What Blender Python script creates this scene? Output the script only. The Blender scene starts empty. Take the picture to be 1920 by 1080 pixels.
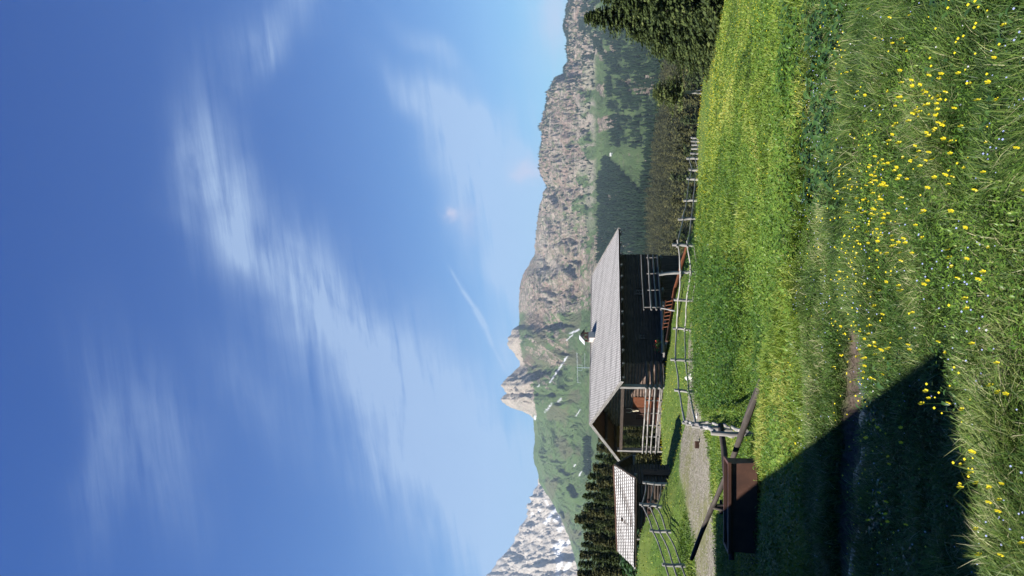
import bpy, math, random
import numpy as np
from mathutils import Vector, Matrix

# ------------------------------------------------------------------ camera, sky, sun, exposure
SC = bpy.context.scene
C = SC.collection
EYE = 1.6
F = 1450.0
TH = math.radians(6.88)
CT, ST = math.cos(TH), math.sin(TH)

cd = bpy.data.cameras.new('camera'); cam = bpy.data.objects.new('camera', cd); C.objects.link(cam)
cd.sensor_width = 36.0; cd.lens = 36.0 * F / 1920.0
cd.clip_start = 0.05; cd.clip_end = 40000
# the photo was taken with the phone turned: image right points to the ground
xa = Vector((0, ST, -CT)); ya = Vector((1, 0, 0)); za = Vector((0, -CT, -ST))
R = Matrix((xa, ya, za)).transposed()
cam.matrix_world = Matrix.Translation((0, 0, EYE)) @ R.to_4x4()
SC.camera = cam

SUN_E, SUN_B = math.radians(51), math.radians(27)
trav = Vector((math.cos(SUN_B) * math.cos(SUN_E), math.sin(SUN_B) * math.cos(SUN_E), -math.sin(SUN_E)))
sl = bpy.data.lights.new('sun', 'SUN'); sl.energy = 5.0; sl.angle = math.radians(0.5); sl.color = (1.0, 0.95, 0.86)
so = bpy.data.objects.new('sun', sl); C.objects.link(so)
so.rotation_euler = trav.to_track_quat('-Z', 'Y').to_euler()

SC.view_settings.view_transform = 'Standard'; SC.view_settings.look = 'None'
SC.view_settings.exposure = 1.3; SC.view_settings.gamma = 1.0
SC.cycles.max_bounces = 5; SC.cycles.volume_bounces = 0; SC.cycles.transparent_max_bounces = 8
SC.cycles.diffuse_bounces = 3

def pixdir(u, v):
    x = (u - 540) / F; d = (v - 960) / F
    return x, CT + d * ST, ST - d * CT
def P(u, v, D):
    """point at ground distance D (along +Y) that the upright picture shows at u, v"""
    x, y, z = pixdir(u, v)
    return Vector((x / y * D, D, EYE + z / y * D))

W = bpy.data.worlds.new('World'); SC.world = W; W.use_nodes = True
nt = W.node_tree; N = nt.nodes; L = nt.links; N.clear()
out = N.new('ShaderNodeOutputWorld'); bg = N.new('ShaderNodeBackground'); L.new(bg.outputs[0], out.inputs[0])
SKY_STR = 0.06
bg.inputs[1].default_value = SKY_STR
sky = N.new('ShaderNodeTexSky'); sky.sky_type = 'NISHITA'; sky.sun_disc = False
sky.sun_elevation = SUN_E; sky.sun_rotation = math.atan2(-trav.x, -trav.y) % (2 * math.pi)
sky.altitude = 2000; sky.air_density = 1.15; sky.dust_density = 0.6; sky.ozone_density = 2.2
def M(op, a, b=None, c=None):
    n = N.new('ShaderNodeMath'); n.operation = op
    for i, s in enumerate((a, b, c)):
        if s is None: continue
        if isinstance(s, (int, float)): n.inputs[i].default_value = s
        else: L.new(s, n.inputs[i])
    return n.outputs[0]
tc = N.new('ShaderNodeTexCoord'); sp = N.new('ShaderNodeSeparateXYZ'); L.new(tc.outputs['Generated'], sp.inputs[0])
yy = M('MAXIMUM', sp.outputs[1], 0.02)
sx = M('DIVIDE', sp.outputs[0], yy); sz = M('DIVIDE', sp.outputs[2], yy)
# cirrus: soft elongated patches of sky (heading and height) broken up by stretched noise
def skyxy(u, v):
    x, y, z = pixdir(u, v); return x / y, z / y
def noise(scx, scz, rot, detail, rough, dist=0.0, off=0.0):
    cb = N.new('ShaderNodeCombineXYZ')
    ca, sa = math.cos(rot), math.sin(rot)
    L.new(M('MULTIPLY', M('ADD', M('MULTIPLY', sx, ca), M('MULTIPLY', sz, sa)), scx), cb.inputs[0])
    L.new(M('MULTIPLY', M('SUBTRACT', M('MULTIPLY', sz, ca), M('MULTIPLY', sx, sa)), scz), cb.inputs[1])
    cb.inputs[2].default_value = off
    n = N.new('ShaderNodeTexNoise'); n.inputs['Scale'].default_value = 1.0
    n.inputs['Detail'].default_value = detail; n.inputs['Roughness'].default_value = rough; n.inputs['Distortion'].default_value = dist
    L.new(cb.outputs[0], n.inputs['Vector']); return n.outputs[0]
warp1 = M('MULTIPLY', M('SUBTRACT', noise(3, 3, 0, 3, .55), .5), .22)
warp2 = M('MULTIPLY', M('SUBTRACT', noise(3, 3, 0, 3, .55, 0, 7.3), .5), .22)
wx = M('ADD', sx, warp1); wz = M('ADD', sz, warp2)
def blob(u, v, a, b, deg, amp):
    """gaussian patch; a along, b across (picture pixels), deg = tilt above the horizontal"""
    cx, cz = skyxy(u, v); ca, sa = math.cos(math.radians(deg)), math.sin(math.radians(deg))
    dx = M('SUBTRACT', wx, cx); dz = M('SUBTRACT', wz, cz)
    p = M('DIVIDE', M('ADD', M('MULTIPLY', dx, ca), M('MULTIPLY', dz, sa)), a / F)
    q = M('DIVIDE', M('SUBTRACT', M('MULTIPLY', dz, ca), M('MULTIPLY', dx, sa)), b / F)
    r2 = M('ADD', M('MULTIPLY', p, p), M('MULTIPLY', q, q))
    return M('MULTIPLY', M('EXPONENT', M('MULTIPLY', r2, -1.0)), amp)
BL = [(760, 400, 140, 50, 20, .6), (665, 440, 120, 65, 30, .7), (960, 450, 60, 55, 10, .75), (1050, 540, 60, 60, 20, .4), (530, 580, 150, 85, 38, .85),
      (410, 690, 150, 90, 42, .8), (280, 800, 190, 110, 35, .8), (120, 910, 240, 100, 12, .85), (240, 880, 160, 60, 20, .5),
      (880, 840, 120, 34, 48, .75), (790, 900, 130, 50, 38, 1.2), (690, 940, 160, 60, 25, 1.5), (600, 970, 120, 44, 10, 1.2), (560, 1010, 500, 40, 0, .35), (1000, 810, 90, 16, 50, .45),
      (220, 170, 160, 60, 10, .28), (250, 300, 200, 90, 30, .32), (340, 480, 160, 60, 40, .2), (1060, 1040, 120, 30, 0, .7), (100, 1000, 300, 60, 0, .5)]
acc = None
for b_ in BL:
    o_ = blob(*b_); acc = o_ if acc is None else M('ADD', acc, o_)
streak = noise(5, 52, math.radians(8), 8, .66, .35, 2.0)
fine = noise(7, 12, math.radians(40), 7, .6, .4, 9.0)
tex = M('ADD', M('MULTIPLY', streak, .80), M('MULTIPLY', fine, .36))
cl = M('MULTIPLY', acc, M('MAXIMUM', M('ADD', M('MULTIPLY', M('SUBTRACT', tex, .46), 2.3), .27), 0.0))
# thin veil over the lower sky
veil = M('MULTIPLY', M('EXPONENT', M('MULTIPLY', sz, -4.5)), .46)
# condensation trail
tr = None
cpts = [(572, 848), (535, 868), (500, 892), (465, 912), (430, 925), (385, 948)]
for i_ in range(len(cpts) - 1):
    (u0, v0), (u1, v1) = cpts[i_], cpts[i_ + 1]
    x0, z0 = skyxy(u0, v0); x1, z1 = skyxy(u1, v1)
    l_ = math.hypot(x1 - x0, z1 - z0); ca, sa = (x1 - x0) / l_, (z1 - z0) / l_
    dx = M('SUBTRACT', M('ADD', sx, M('MULTIPLY', warp1, .05)), (x0 + x1) / 2); dz = M('SUBTRACT', M('ADD', sz, M('MULTIPLY', warp2, .05)), (z0 + z1) / 2)
    p = M('DIVIDE', M('ADD', M('MULTIPLY', dx, ca), M('MULTIPLY', dz, sa)), l_ * .62)
    wdt = [2.5, 3.5, 5, 4, 3][i_] / F
    q = M('DIVIDE', M('SUBTRACT', M('MULTIPLY', dz, ca), M('MULTIPLY', dx, sa)), wdt)
    p4 = M('POWER', M('ABSOLUTE', p), 4.0)
    g = M('MULTIPLY', M('EXPONENT', M('MULTIPLY', M('ADD', p4, M('MULTIPLY', q, q)), -1.0)), [.35, .55, .7, .4, .2][i_])
    tr = g if tr is None else M('MAXIMUM', tr, g)
# two small pinkish cumulus scraps
def sblob(u, v, a, b, amp, sc):
    cx, cz = skyxy(u, v)
    n1 = M('MULTIPLY', M('SUBTRACT', noise(sc, sc, 0, 5, .6, 0, 3.0), .5), .05); n2 = M('MULTIPLY', M('SUBTRACT', noise(sc, sc, 0, 5, .6, 0, 13.0), .5), .05)
    p = M('DIVIDE', M('SUBTRACT', M('ADD', sx, n1), cx), a / F); q = M('DIVIDE', M('SUBTRACT', M('ADD', sz, n2), cz), b / F)
    return M('MULTIPLY', M('EXPONENT', M('MULTIPLY', M('ADD', M('MULTIPLY', p, p), M('MULTIPLY', q, q)), -1.0)), amp)
puff = M('ADD', M('ADD', sblob(680, 845, 16, 13, .7, 30), sblob(764, 988, 22, 24, .6, 22)), M('ADD', sblob(1040, 1040, 60, 26, .35, 14), sblob(668, 880, 40, 20, .25, 30)))
cov = N.new('ShaderNodeClamp'); L.new(M('ADD', M('ADD', cl, veil), tr), cov.inputs[0]); cov.inputs[1].default_value = 0; cov.inputs[2].default_value = .72
# clear mountain air: the sky's channels are steepened so the zenith goes deep blue
sc_ = N.new('ShaderNodeSeparateColor'); L.new(sky.outputs[0], sc_.inputs[0]); tint = N.new('ShaderNodeCombineColor')
for i_, (pw, cf_) in enumerate(((1.6, .20), (1.35, .54), (.9, .55))):
    L.new(M('MULTIPLY', M('POWER', M('MULTIPLY', sc_.outputs[i_], .085), pw), cf_ / SKY_STR), tint.inputs[i_])
mx = N.new('ShaderNodeMix'); mx.data_type = 'RGBA'
L.new(cov.outputs[0], mx.inputs[0]); L.new(tint.outputs[0], mx.inputs[6])
k_ = 1.0 / SKY_STR
mx.inputs[7].default_value = (.185 * k_, .250 * k_, .350 * k_, 1)
mx2 = N.new('ShaderNodeMix'); mx2.data_type = 'RGBA'; cp = N.new('ShaderNodeClamp'); L.new(puff, cp.inputs[0]); L.new(cp.outputs[0], mx2.inputs[0])
L.new(mx.outputs[2], mx2.inputs[6]); mx2.inputs[7].default_value = (.27 * k_, .26 * k_, .32 * k_, 1)
L.new(mx2.outputs[2], bg.inputs[0])

# ------------------------------------------------------------------ noise and mesh helpers
rng = np.random.default_rng(7); random.seed(7)
_perm = np.random.default_rng(3).random((256, 256))
def vnoise(x, y):
    x = np.asarray(x, float); y = np.asarray(y, float)
    xi = np.floor(x).astype(int); yi = np.floor(y).astype(int); fx = x - xi; fy = y - yi
    fx = fx * fx * fx * (fx * (fx * 6 - 15) + 10); fy = fy * fy * fy * (fy * (fy * 6 - 15) + 10)
    g = lambda a, b: _perm[a & 255, b & 255]
    return (g(xi, yi) * (1 - fx) + g(xi + 1, yi) * fx) * (1 - fy) + (g(xi, yi + 1) * (1 - fx) + g(xi + 1, yi + 1) * fx) * fy
def fbm(x, y, o=4, r=.5):
    a = 1; s = 0; t = 0
    for i in range(o):
        s = s + a * vnoise(x * 2 ** i + 17.3 * i, y * 2 ** i + 5.1 * i); t += a; a *= r
    return s / t
def ridged(x, y, o=4, r=.5):
    a = 1; s = 0; t = 0
    for i in range(o):
        s = s + a * (1 - np.abs(2 * vnoise(x * 2 ** i + 11.3 * i, y * 2 ** i + 9.7 * i) - 1)); t += a; a *= r
    return s / t
def sstep(a, b, x):
    t = np.clip((x - a) / (b - a), 0, 1); return t * t * (3 - 2 * t)

def setp(o, label=None, cat=None, group=None, kind=None):
    if label: o['label'] = label
    if cat: o['category'] = cat
    if group: o['group'] = group
    if kind: o['kind'] = kind
    return o
def root(name, loc, label, cat, group=None, rz=0):
    o = bpy.data.objects.new(name, None); C.objects.link(o); o.location = loc; o.rotation_euler = (0, 0, rz)
    o.empty_display_size = .2
    return setp(o, label, cat, group)
def mesh_np(name, verts, faces, mats, parent=None, attrs=None, smooth=False, matidx=None):
    """verts (n,3), faces (m,k) arrays"""
    me = bpy.data.meshes.new(name); verts = np.asarray(verts, np.float32); faces = np.asarray(faces, np.int32)
    me.vertices.add(len(verts)); me.vertices.foreach_set('co', verts.ravel())
    k = faces.shape[1]
    me.loops.add(faces.size); me.loops.foreach_set('vertex_index', faces.ravel())
    me.polygons.add(len(faces)); me.polygons.foreach_set('loop_start', np.arange(0, faces.size, k, dtype=np.int32))
    me.polygons.foreach_set('loop_total', np.full(len(faces), k, np.int32))
    if smooth: me.polygons.foreach_set('use_smooth', np.ones(len(faces), bool))
    if matidx is not None: me.polygons.foreach_set('material_index', np.asarray(matidx, np.int32))
    for an, av in (attrs or {}).items():
        av = np.asarray(av, np.float32)
        if av.ndim == 1:
            a = me.attributes.new(an, 'FLOAT', 'POINT'); a.data.foreach_set('value', av)
        else:
            a = me.attributes.new(an, 'FLOAT_VECTOR', 'POINT'); a.data.foreach_set('vector', av.ravel())
    me.update(); me.validate()
    for m in (mats if isinstance(mats, (list, tuple)) else [mats]): me.materials.append(m)
    o = bpy.data.objects.new(name, me); C.objects.link(o)
    if parent: o.parent = parent
    return o

class MB:
    """collects boxes, logs and loose faces in world space, built as one mesh"""
    def __init__(s): s.v = []; s.f = []; s.lc = []; s.sm = []
    def add(s, vs, fs, lcs, smooth=False):
        b = len(s.v); s.v += [tuple(x) for x in vs]; s.lc += [tuple(x) for x in lcs]
        s.f += [tuple(b + i for i in f) for f in fs]; s.sm += [smooth] * len(fs); return s
    def box(s, c, size, ax=None, ay=None, az=None):
        ax = Vector(ax or (1, 0, 0)).normalized(); ay = Vector(ay or (0, 1, 0)).normalized(); az = Vector(az) if az else ax.cross(ay)
        az.normalize(); c = Vector(c); sd = random.random() * 50
        lg = max(range(3), key=lambda i: size[i]); o2 = [i for i in range(3) if i != lg]
        vs = []; lcs = []
        for i in (-.5, .5):
            for j in (-.5, .5):
                for k in (-.5, .5):
                    l = (i * size[0], j * size[1], k * size[2])
                    vs.append(c + ax * l[0] + ay * l[1] + az * l[2]); lcs.append((l[o2[0]] + l[o2[1]] + sd, l[lg], sd))
        return s.add(vs, [(0, 1, 3, 2), (4, 6, 7, 5), (0, 4, 5, 1), (2, 3, 7, 6), (0, 2, 6, 4), (1, 5, 7, 3)], lcs)
    def log(s, p0, p1, r0, r1=None, n=8, segs=6, wob=0.0, sag=0.0, flat=1.0):
        p0 = Vector(p0); p1 = Vector(p1); r1 = r0 if r1 is None else r1
        d = (p1 - p0); ln = d.length; d = d / ln; a = d.orthogonal().normalized()
        if abs(d.z) < .9: a = d.cross(Vector((0, 0, 1))).normalized()
        b = d.cross(a).normalized(); sd = random.random() * 50; vs = []; lcs = []; fs = []
        ph = [random.uniform(0, 6.3) for _ in range(4)]
        for i in range(segs + 1):
            t = i / segs; r = (r0 + (r1 - r0) * t) * (1 + (random.uniform(-.08, .08) if wob else 0))
            c = p0 + d * ln * t + a * wob * math.sin(ph[0] + t * 5) * math.sin(math.pi * t) + b * wob * math.sin(ph[1] + t * 6.5) * math.sin(math.pi * t)
            c.z -= sag * math.sin(math.pi * t)
            for k in range(n):
                an = 2 * math.pi * k / n + .3
                rr = r * (1 + (.1 * math.sin(an * 3 + ph[2] + t * 4) if wob else 0))
                vs.append(c + a * rr * math.cos(an) + b * rr * math.sin(an) * flat); lcs.append((abs(k - n / 2) * 2 * math.pi * r / n + sd, ln * t, sd))
        for i in range(segs):
            for k in range(n):
                k2 = (k + 1) % n; fs.append((i * n + k, i * n + k2, (i + 1) * n + k2, (i + 1) * n + k))
        s.add(vs, fs, lcs, True)
        s.add(vs[:n], [tuple(range(n))[::-1]], lcs[:n]); s.add(vs[-n:], [tuple(range(n))], lcs[-n:])
        return s
    def poly(s, pts, lcs=None): return s.add(pts, [tuple(range(len(pts)))], lcs or [(p[0], p[1] , p[2]) for p in pts])
    def prism(s, pts, off):
        """polygon pts extruded by vector off"""
        n = len(pts); off = Vector(off); a = [Vector(p) for p in pts]; b = [p + off for p in a]; v = a + b
        f = [tuple(range(n))[::-1], tuple(range(n, 2 * n))] + [(i, (i + 1) % n, n + (i + 1) % n, n + i) for i in range(n)]
        return s.add(v, f, [(p.x + p.y, p.z, 3.0) for p in v])
    def build(s, name, mat, parent=None, origin=None):
        top = parent
        while top is not None and top.parent is not None: top = top.parent
        og = Vector(origin) if origin is not None else (top.location.copy() if top else Vector((0, 0, 0)))
        me = bpy.data.meshes.new(name); me.from_pydata([(x - og.x, y - og.y, z - og.z) for x, y, z in s.v], [], s.f)
        me.polygons.foreach_set('use_smooth', s.sm)
        a = me.attributes.new('lc', 'FLOAT_VECTOR', 'POINT'); a.data.foreach_set('vector', np.asarray(s.lc, np.float32).ravel())
        me.update(); me.materials.append(mat)
        o = bpy.data.objects.new(name, me); C.objects.link(o)
        if parent: o.parent = parent
        else: o.location = og
        return o

# ------------------------------------------------------------------ materials
def mat(name):
    m = bpy.data.materials.new(name); m.use_nodes = True; m.node_tree.nodes.clear(); return m
class NB:
    def __init__(s, m): s.t = m.node_tree; s.N = s.t.nodes; s.L = s.t.links
    def n(s, ty, ins=None, **kw):
        x = s.N.new(ty)
        for k, v in kw.items(): setattr(x, k, v)
        for k, v in (ins or {}).items():
            if hasattr(v, 'links'): s.L.new(v, x.inputs[k])
            else: x.inputs[k].default_value = v
        return x
    def ramp(s, fac, stops, interp='LINEAR'):
        r = s.N.new('ShaderNodeValToRGB'); r.color_ramp.interpolation = interp; e = r.color_ramp.elements
        while len(e) < len(stops): e.new(.5)
        for i, (p, c) in enumerate(stops): e[i].position = p; e[i].color = (*c, 1) if len(c) == 3 else c
        s.L.new(fac, r.inputs[0]); return r.outputs[0]
    def mix(s, f, a, b, bt='MIX'):
        x = s.N.new('ShaderNodeMix'); x.data_type = 'RGBA'; x.blend_type = bt
        for i, v in ((0, f), (6, a), (7, b)):
            if hasattr(v, 'links'): s.L.new(v, x.inputs[i])
            elif isinstance(v, (int, float)): x.inputs[i].default_value = v
            else: x.inputs[i].default_value = (*v, 1)
        return x.outputs[2]
    def math(s, op, a, b=0.0):
        x = s.N.new('ShaderNodeMath'); x.operation = op
        for i, v in ((0, a), (1, b)):
            if hasattr(v, 'links'): s.L.new(v, x.inputs[i])
            else: x.inputs[i].default_value = v
        return x.outputs[0]
    def attr(s, name): return s.n('ShaderNodeAttribute', attribute_name=name)
    def noise(s, vec, scale, detail=4, rough=.55, dist=0): 
        i = {'Scale': scale, 'Detail': detail, 'Roughness': rough, 'Distortion': dist}
        if vec is not None: i['Vector'] = vec
        return s.n('ShaderNodeTexNoise', i).outputs[0]
    def out(s, col, rough=.8, bump=None, bs=.3, bd=.02, spec=.3, trans=0.0, metal=0.0, tcol=None):
        p = s.n('ShaderNodeBsdfPrincipled', {'Roughness': rough, 'Metallic': metal, 'Specular IOR Level': spec})
        if hasattr(col, 'links'): s.L.new(col, p.inputs['Base Color'])
        else: p.inputs['Base Color'].default_value = (*col, 1)
        if bump is not None:
            b = s.n('ShaderNodeBump', {'Height': bump, 'Strength': bs, 'Distance': bd}); s.L.new(b.outputs[0], p.inputs['Normal'])
        sh = p.outputs[0]
        if trans:
            t = s.n('ShaderNodeBsdfTranslucent')
            if hasattr(col, 'links'): s.L.new(tcol or col, t.inputs[0])
            else: t.inputs[0].default_value = (*col, 1)
            mxs = s.n('ShaderNodeMixShader', {0: trans}); s.L.new(sh, mxs.inputs[1]); s.L.new(t.outputs[0], mxs.inputs[2]); sh = mxs.outputs[0]
        o = s.N.new('ShaderNodeOutputMaterial'); s.L.new(sh, o.inputs[0])

def wood(name, c1, c2, c3, rough=.85, gscale=1.0):
    m = mat(name); b = NB(m); at = b.attr('lc').outputs['Vector']
    mp = b.n('ShaderNodeMapping', {'Vector': at, 'Scale': (26 * gscale, 1.6 * gscale, 1)}).outputs[0]
    g = b.noise(mp, 1.0, 5, .65, .4); pt = b.noise(b.n('ShaderNodeMapping', {'Vector': at, 'Scale': (5, 1.2, 1)}).outputs[0], 1.0, 4)
    col = b.ramp(g, [(.3, c1), (.52, c2), (.72, c3)]); col = b.mix(b.math('MULTIPLY', pt, .55), col, c1)
    b.out(col, rough, g, .5, .01); return m
M_grey = wood('weathered grey wood', (0.06, 0.0528, 0.0496), (0.24, 0.22, 0.208), (0.44, 0.416, 0.4))
M_pale = wood('bleached fence wood', (.10, .095, .09), (.30, .285, .27), (.50, .485, .46))
M_dark = wood('dark stained log', (.012, .009, .007), (.055, .037, .028), (.14, .098, .074))
M_brown = wood('brown timber', (0.027, 0.0132, 0.0084), (0.078, 0.0372, 0.024), (0.144, 0.078, 0.051))
M_boards = wood('dark brown boards', (.022, .009, .006), (.075, .030, .018), (.14, .06, .035))
M_red = wood('orange brown boards', (0.05, 0.015, 0.006), (0.14, 0.0425, 0.015), (0.21, 0.075, 0.03))
M_pole = wood('dark weathered pole', (0.0132, 0.0108, 0.0096), (0.051, 0.042, 0.0372), (0.114, 0.099, 0.09))
M_logwall = wood('brown grey log wall', (.024, .014, .010), (.125, .082, .062), (.30, .235, .20))
M_bark = wood('spruce bark', (.03, .022, .018), (.085, .062, .05), (.15, .12, .10))

def shingle(name, tone):
    m = mat(name); b = NB(m); at = b.attr('lc').outputs['Vector']
    br = b.n('ShaderNodeTexBrick', {'Vector': at, 'Scale': 1.0, 'Mortar Size': .034, 'Mortar Smooth': .2, 'Bias': 0.0, 'Brick Width': .21, 'Row Height': .25,
             'Color1': (*[t * .78 for t in tone], 1), 'Color2': (*tone, 1), 'Mortar': (.06, .056, .054, 1)}, offset=.5)
    n1 = b.noise(at, 2.2, 5, .6); n2 = b.noise(at, 14, 3, .6)
    col = b.mix(b.math('MULTIPLY', n1, .55), br.outputs[0], (tone[0] * .5, tone[1] * .48, tone[2] * .48))
    col = b.mix(b.math('MULTIPLY', b.math('GREATER_THAN', n2, .62), .3), col, (.16, .15, .13))
    b.out(col, .8, br.outputs[1], -.4, .02); return m
M_roof = shingle('pale grey shingles', (.53, .515, .505))

def simple(name, c, rough=.7, var=.25, sc=8, metal=0.0, spec=.3, bs=.2):
    m = mat(name); b = NB(m); co = b.n('ShaderNodeTexCoord').outputs['Object']; n = b.noise(co, sc, 5, .6)
    col = b.mix(n, tuple(x * (1 - var) for x in c), tuple(min(1, x * (1 + var)) for x in c)); b.out(col, rough, n, bs, .01, spec, 0, metal); return m
M_plaster = simple('chimney render', (.48, .42, .37), .9)
M_brick = simple('chimney brick', (.28, .13, .09), .9)
M_tin = simple('dark sheet metal', (.05, .045, .045), .5, .3, 6, .4)
M_tinlight = simple('bright sheet metal', (.5, .5, .52), .35, .1, 6, .3)
M_alu = simple('antenna aluminium', (.62, .64, .66), .35, .1, 6, .6)
M_stone = simple('pale stone', (.42, .40, .36), .9, .35, 6, 0, .2, .6)
M_gravel = simple('track gravel', (.17, .155, .135), .9, .4, 3, 0, .2, .2)
M_white = simple('white lime wall', (.5, .49, .46), .9, .1)
M_hut = simple('dark hut roof', (.09, .075, .065), .9, .2)
M_cream = simple('pale bone', (.72, .62, .45), .6, .2, 20)
M_redfl = simple('red geranium', (.55, .02, .02), .5, .3, 30)
M_leafpot = simple('geranium leaf', (.04, .10, .02), .6, .3, 30)

m = mat('rusty steel'); b = NB(m); co = b.n('ShaderNodeTexCoord').outputs['Object']
n = b.noise(co, 2.5, 7, .65); n2 = b.noise(b.n('ShaderNodeMapping', {'Vector': co, 'Scale': (9, 9, 1.2)}).outputs[0], 1.5, 5, .6)
col = b.ramp(n, [(.3, (.030, .012, .007)), (.5, (.068, .027, .015)), (.72, (.11, .047, .027))]); col = b.mix(b.math('MULTIPLY', n2, .6), col, (.025, .012, .009))
b.out(col, .62, n, .25, .005, .4); M_rust = m

def leafmat(name, stops, trans=.3, rough=.55, spec=.35):
    m = mat(name); b = NB(m); t = b.attr('tint').outputs['Fac']; col = b.ramp(t, stops)
    b.out(col, rough, spec=spec, trans=trans); return m
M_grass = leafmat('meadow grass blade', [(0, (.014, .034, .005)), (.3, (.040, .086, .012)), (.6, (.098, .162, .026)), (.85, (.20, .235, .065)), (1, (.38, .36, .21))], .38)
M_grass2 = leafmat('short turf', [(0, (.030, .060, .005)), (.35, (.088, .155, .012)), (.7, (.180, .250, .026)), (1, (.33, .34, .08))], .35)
M_weed = leafmat('weed leaf', [(0, (.014, .038, .004)), (.4, (.048, .108, .011)), (.75, (.115, .195, .022)), (1, (.24, .30, .06))], .32, .45)
M_dock = leafmat('dock leaf', [(0, (.010, .028, .006)), (.5, (.030, .075, .014)), (1, (.085, .155, .030))], .25, .42, .45)
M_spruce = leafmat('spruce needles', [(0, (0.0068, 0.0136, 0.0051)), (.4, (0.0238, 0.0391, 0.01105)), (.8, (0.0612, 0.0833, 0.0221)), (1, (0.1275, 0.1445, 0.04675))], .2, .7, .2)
M_larch = leafmat('brown green needles', [(0, (0.01248, 0.0156, 0.00624)), (.35, (0.03588, 0.04056, 0.01404)), (.7, (0.078, 0.078, 0.02652)), (1, (0.1482, 0.1365, 0.0507))], .2, .75, .15)
M_far = leafmat('far forest needles', [(0, (0.0045, 0.012, 0.006)), (.5, (0.0105, 0.0255, 0.0105)), (1, (0.02625, 0.0465, 0.0165))], .1, .8, .1)
m = mat('yellow petals'); b = NB(m); b.out((.60, .50, .016), .4, spec=.4, trans=.25); M_petal = m
m = mat('white petals'); b = NB(m); b.out((.5, .5, .52), .5, trans=.2); M_wpetal = m
m = mat('pale blue petals'); b = NB(m); b.out((.28, .32, .55), .5, trans=.2); M_bpetal = m

# ------------------------------------------------------------------ near ground
ctl = []
def g(u, v, D): p = P(u, v, D); ctl.append((p.x, p.y, p.z))
for u in (60, 300, 540, 800, 1020): g(u, 1920, 3.15)
for u in (60, 540, 1020): g(u, 1765, 4.0); g(u, 1660, 5.0)
for u in (20, 400): g(u, 1600, 5.9); g(u, 1540, 7.3)
for u in (700, 1040): g(u, 1600, 5.95); g(u, 1540, 7.4)
g(540, 1480, 9.7); g(80, 1480, 10.2); g(1040, 1490, 9.8); g(800, 1480, 10)
g(130, 1435, 13.5); g(400, 1433, 13.6); g(540, 1430, 14); g(800, 1440, 13.2); g(1060, 1455, 12.6)
g(200, 1390, 18.5); g(540, 1390, 18.5); g(800, 1392, 19); g(1000, 1405, 19); g(540, 1350, 25); g(300, 1350, 25)
g(1080, 1428, 19); g(1080, 1390, 31); g(1000, 1347, 41); g(905, 1318, 60); g(800, 1345, 31); g(660, 1335, 31)
g(20, 1349, 24.5); g(120, 1347, 25); g(20, 1306, 33.5); g(120, 1306, 34.5); g(220, 1315, 34)
g(284, 1333, 30); g(279, 1377, 20); g(268, 1425, 15)
g(349, 1307, 40); g(405, 1302, 43); g(463, 1294, 47); g(517, 1300, 44); g(570, 1310, 40); g(620, 1313, 39); g(669, 1315, 42)
g(655, 1334, 50); g(650, 1345, 60); g(700, 1330, 70); g(704, 1308, 57); g(744, 1310, 66); g(783, 1310, 74); g(828, 1306, 96)
g(300, 1285, 47); g(240, 1275, 47); g(240, 1243, 60); g(353, 1246, 56.7); g(390, 1250, 56); g(440, 1258, 57); g(500, 1263, 61.5); g(596, 1275, 65.5); g(560, 1277, 60)
g(183, 1264, 46); g(215, 1262, 46.5); g(155, 1248, 46.5)
g(84, 1258, 40); g(131, 1238, 42.3); g(21, 1287, 36); g(50, 1250, 40.5); g(60, 1199, 46); g(20, 1196, 46.2); g(110, 1208, 45.8)
ctl += [(-26, 52, -1.2), (-16, 60, -3.4), (-30, 40, -.9), (-20, 30, -1.6), (-12, 12, -.6), (-8, 4, -.1), (0, -4, .25), (-12, -6, .4), (10, -5, .1), (12, 8, -.9), (0, 0, 0), (0, 1.5, -.01),
        (-30, 85, -10), (-10, 85, -9.5), (10, 85, -12), (28, 70, -13.5), (40, 60, -13), (30, 30, -6), (40, 20, -5.5), (22, 14, -2.6), (-10, 76, -5.6), (3, 80, -8.6),
        (-40, 130, -30), (-10, 130, -30), (30, 130, -34), (70, 100, -34), (80, 40, -18), (-60, 90, -20), (-50, 50, -3), (-50, 20, 0), (110, 130, -50), (-90, 130, -40)]
ctl = np.array(ctl)
def tpsk(r2): return np.where(r2 > 1e-12, .5 * r2 * np.log(np.maximum(r2, 1e-12)), 0)
_n = len(ctl); _d = ((ctl[:, None, :2] - ctl[None, :, :2]) ** 2).sum(-1)
_K = tpsk(_d) + np.eye(_n) * 2.0; _Pm = np.c_[np.ones(_n), ctl[:, :2]]
_A = np.block([[_K, _Pm], [_Pm.T, np.zeros((3, 3))]]); _w = np.linalg.solve(_A, np.r_[ctl[:, 2], 0, 0, 0])
DITCH = np.array([(-9, 8.3), (-4.5, 6.9), (-2.1, 6.25), (-1.1, 6.05), (-.68, 6.05), (-.45, 6.2)])
def segdist(x, y, pts, wid=None):
    d = np.full(np.shape(x), 1e9); ww = np.zeros(np.shape(x))
    for i in range(len(pts) - 1):
        ax, ay = pts[i][:2]; bx, by = pts[i + 1][:2]; l2 = (bx - ax) ** 2 + (by - ay) ** 2
        t = np.clip(((x - ax) * (bx - ax) + (y - ay) * (by - ay)) / l2, 0, 1)
        q = np.hypot(x - ax - t * (bx - ax), y - ay - t * (by - ay))
        if wid is not None: q = q / (wid[i] + (wid[i + 1] - wid[i]) * t)
        d = np.minimum(d, q)
    return d
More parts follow.
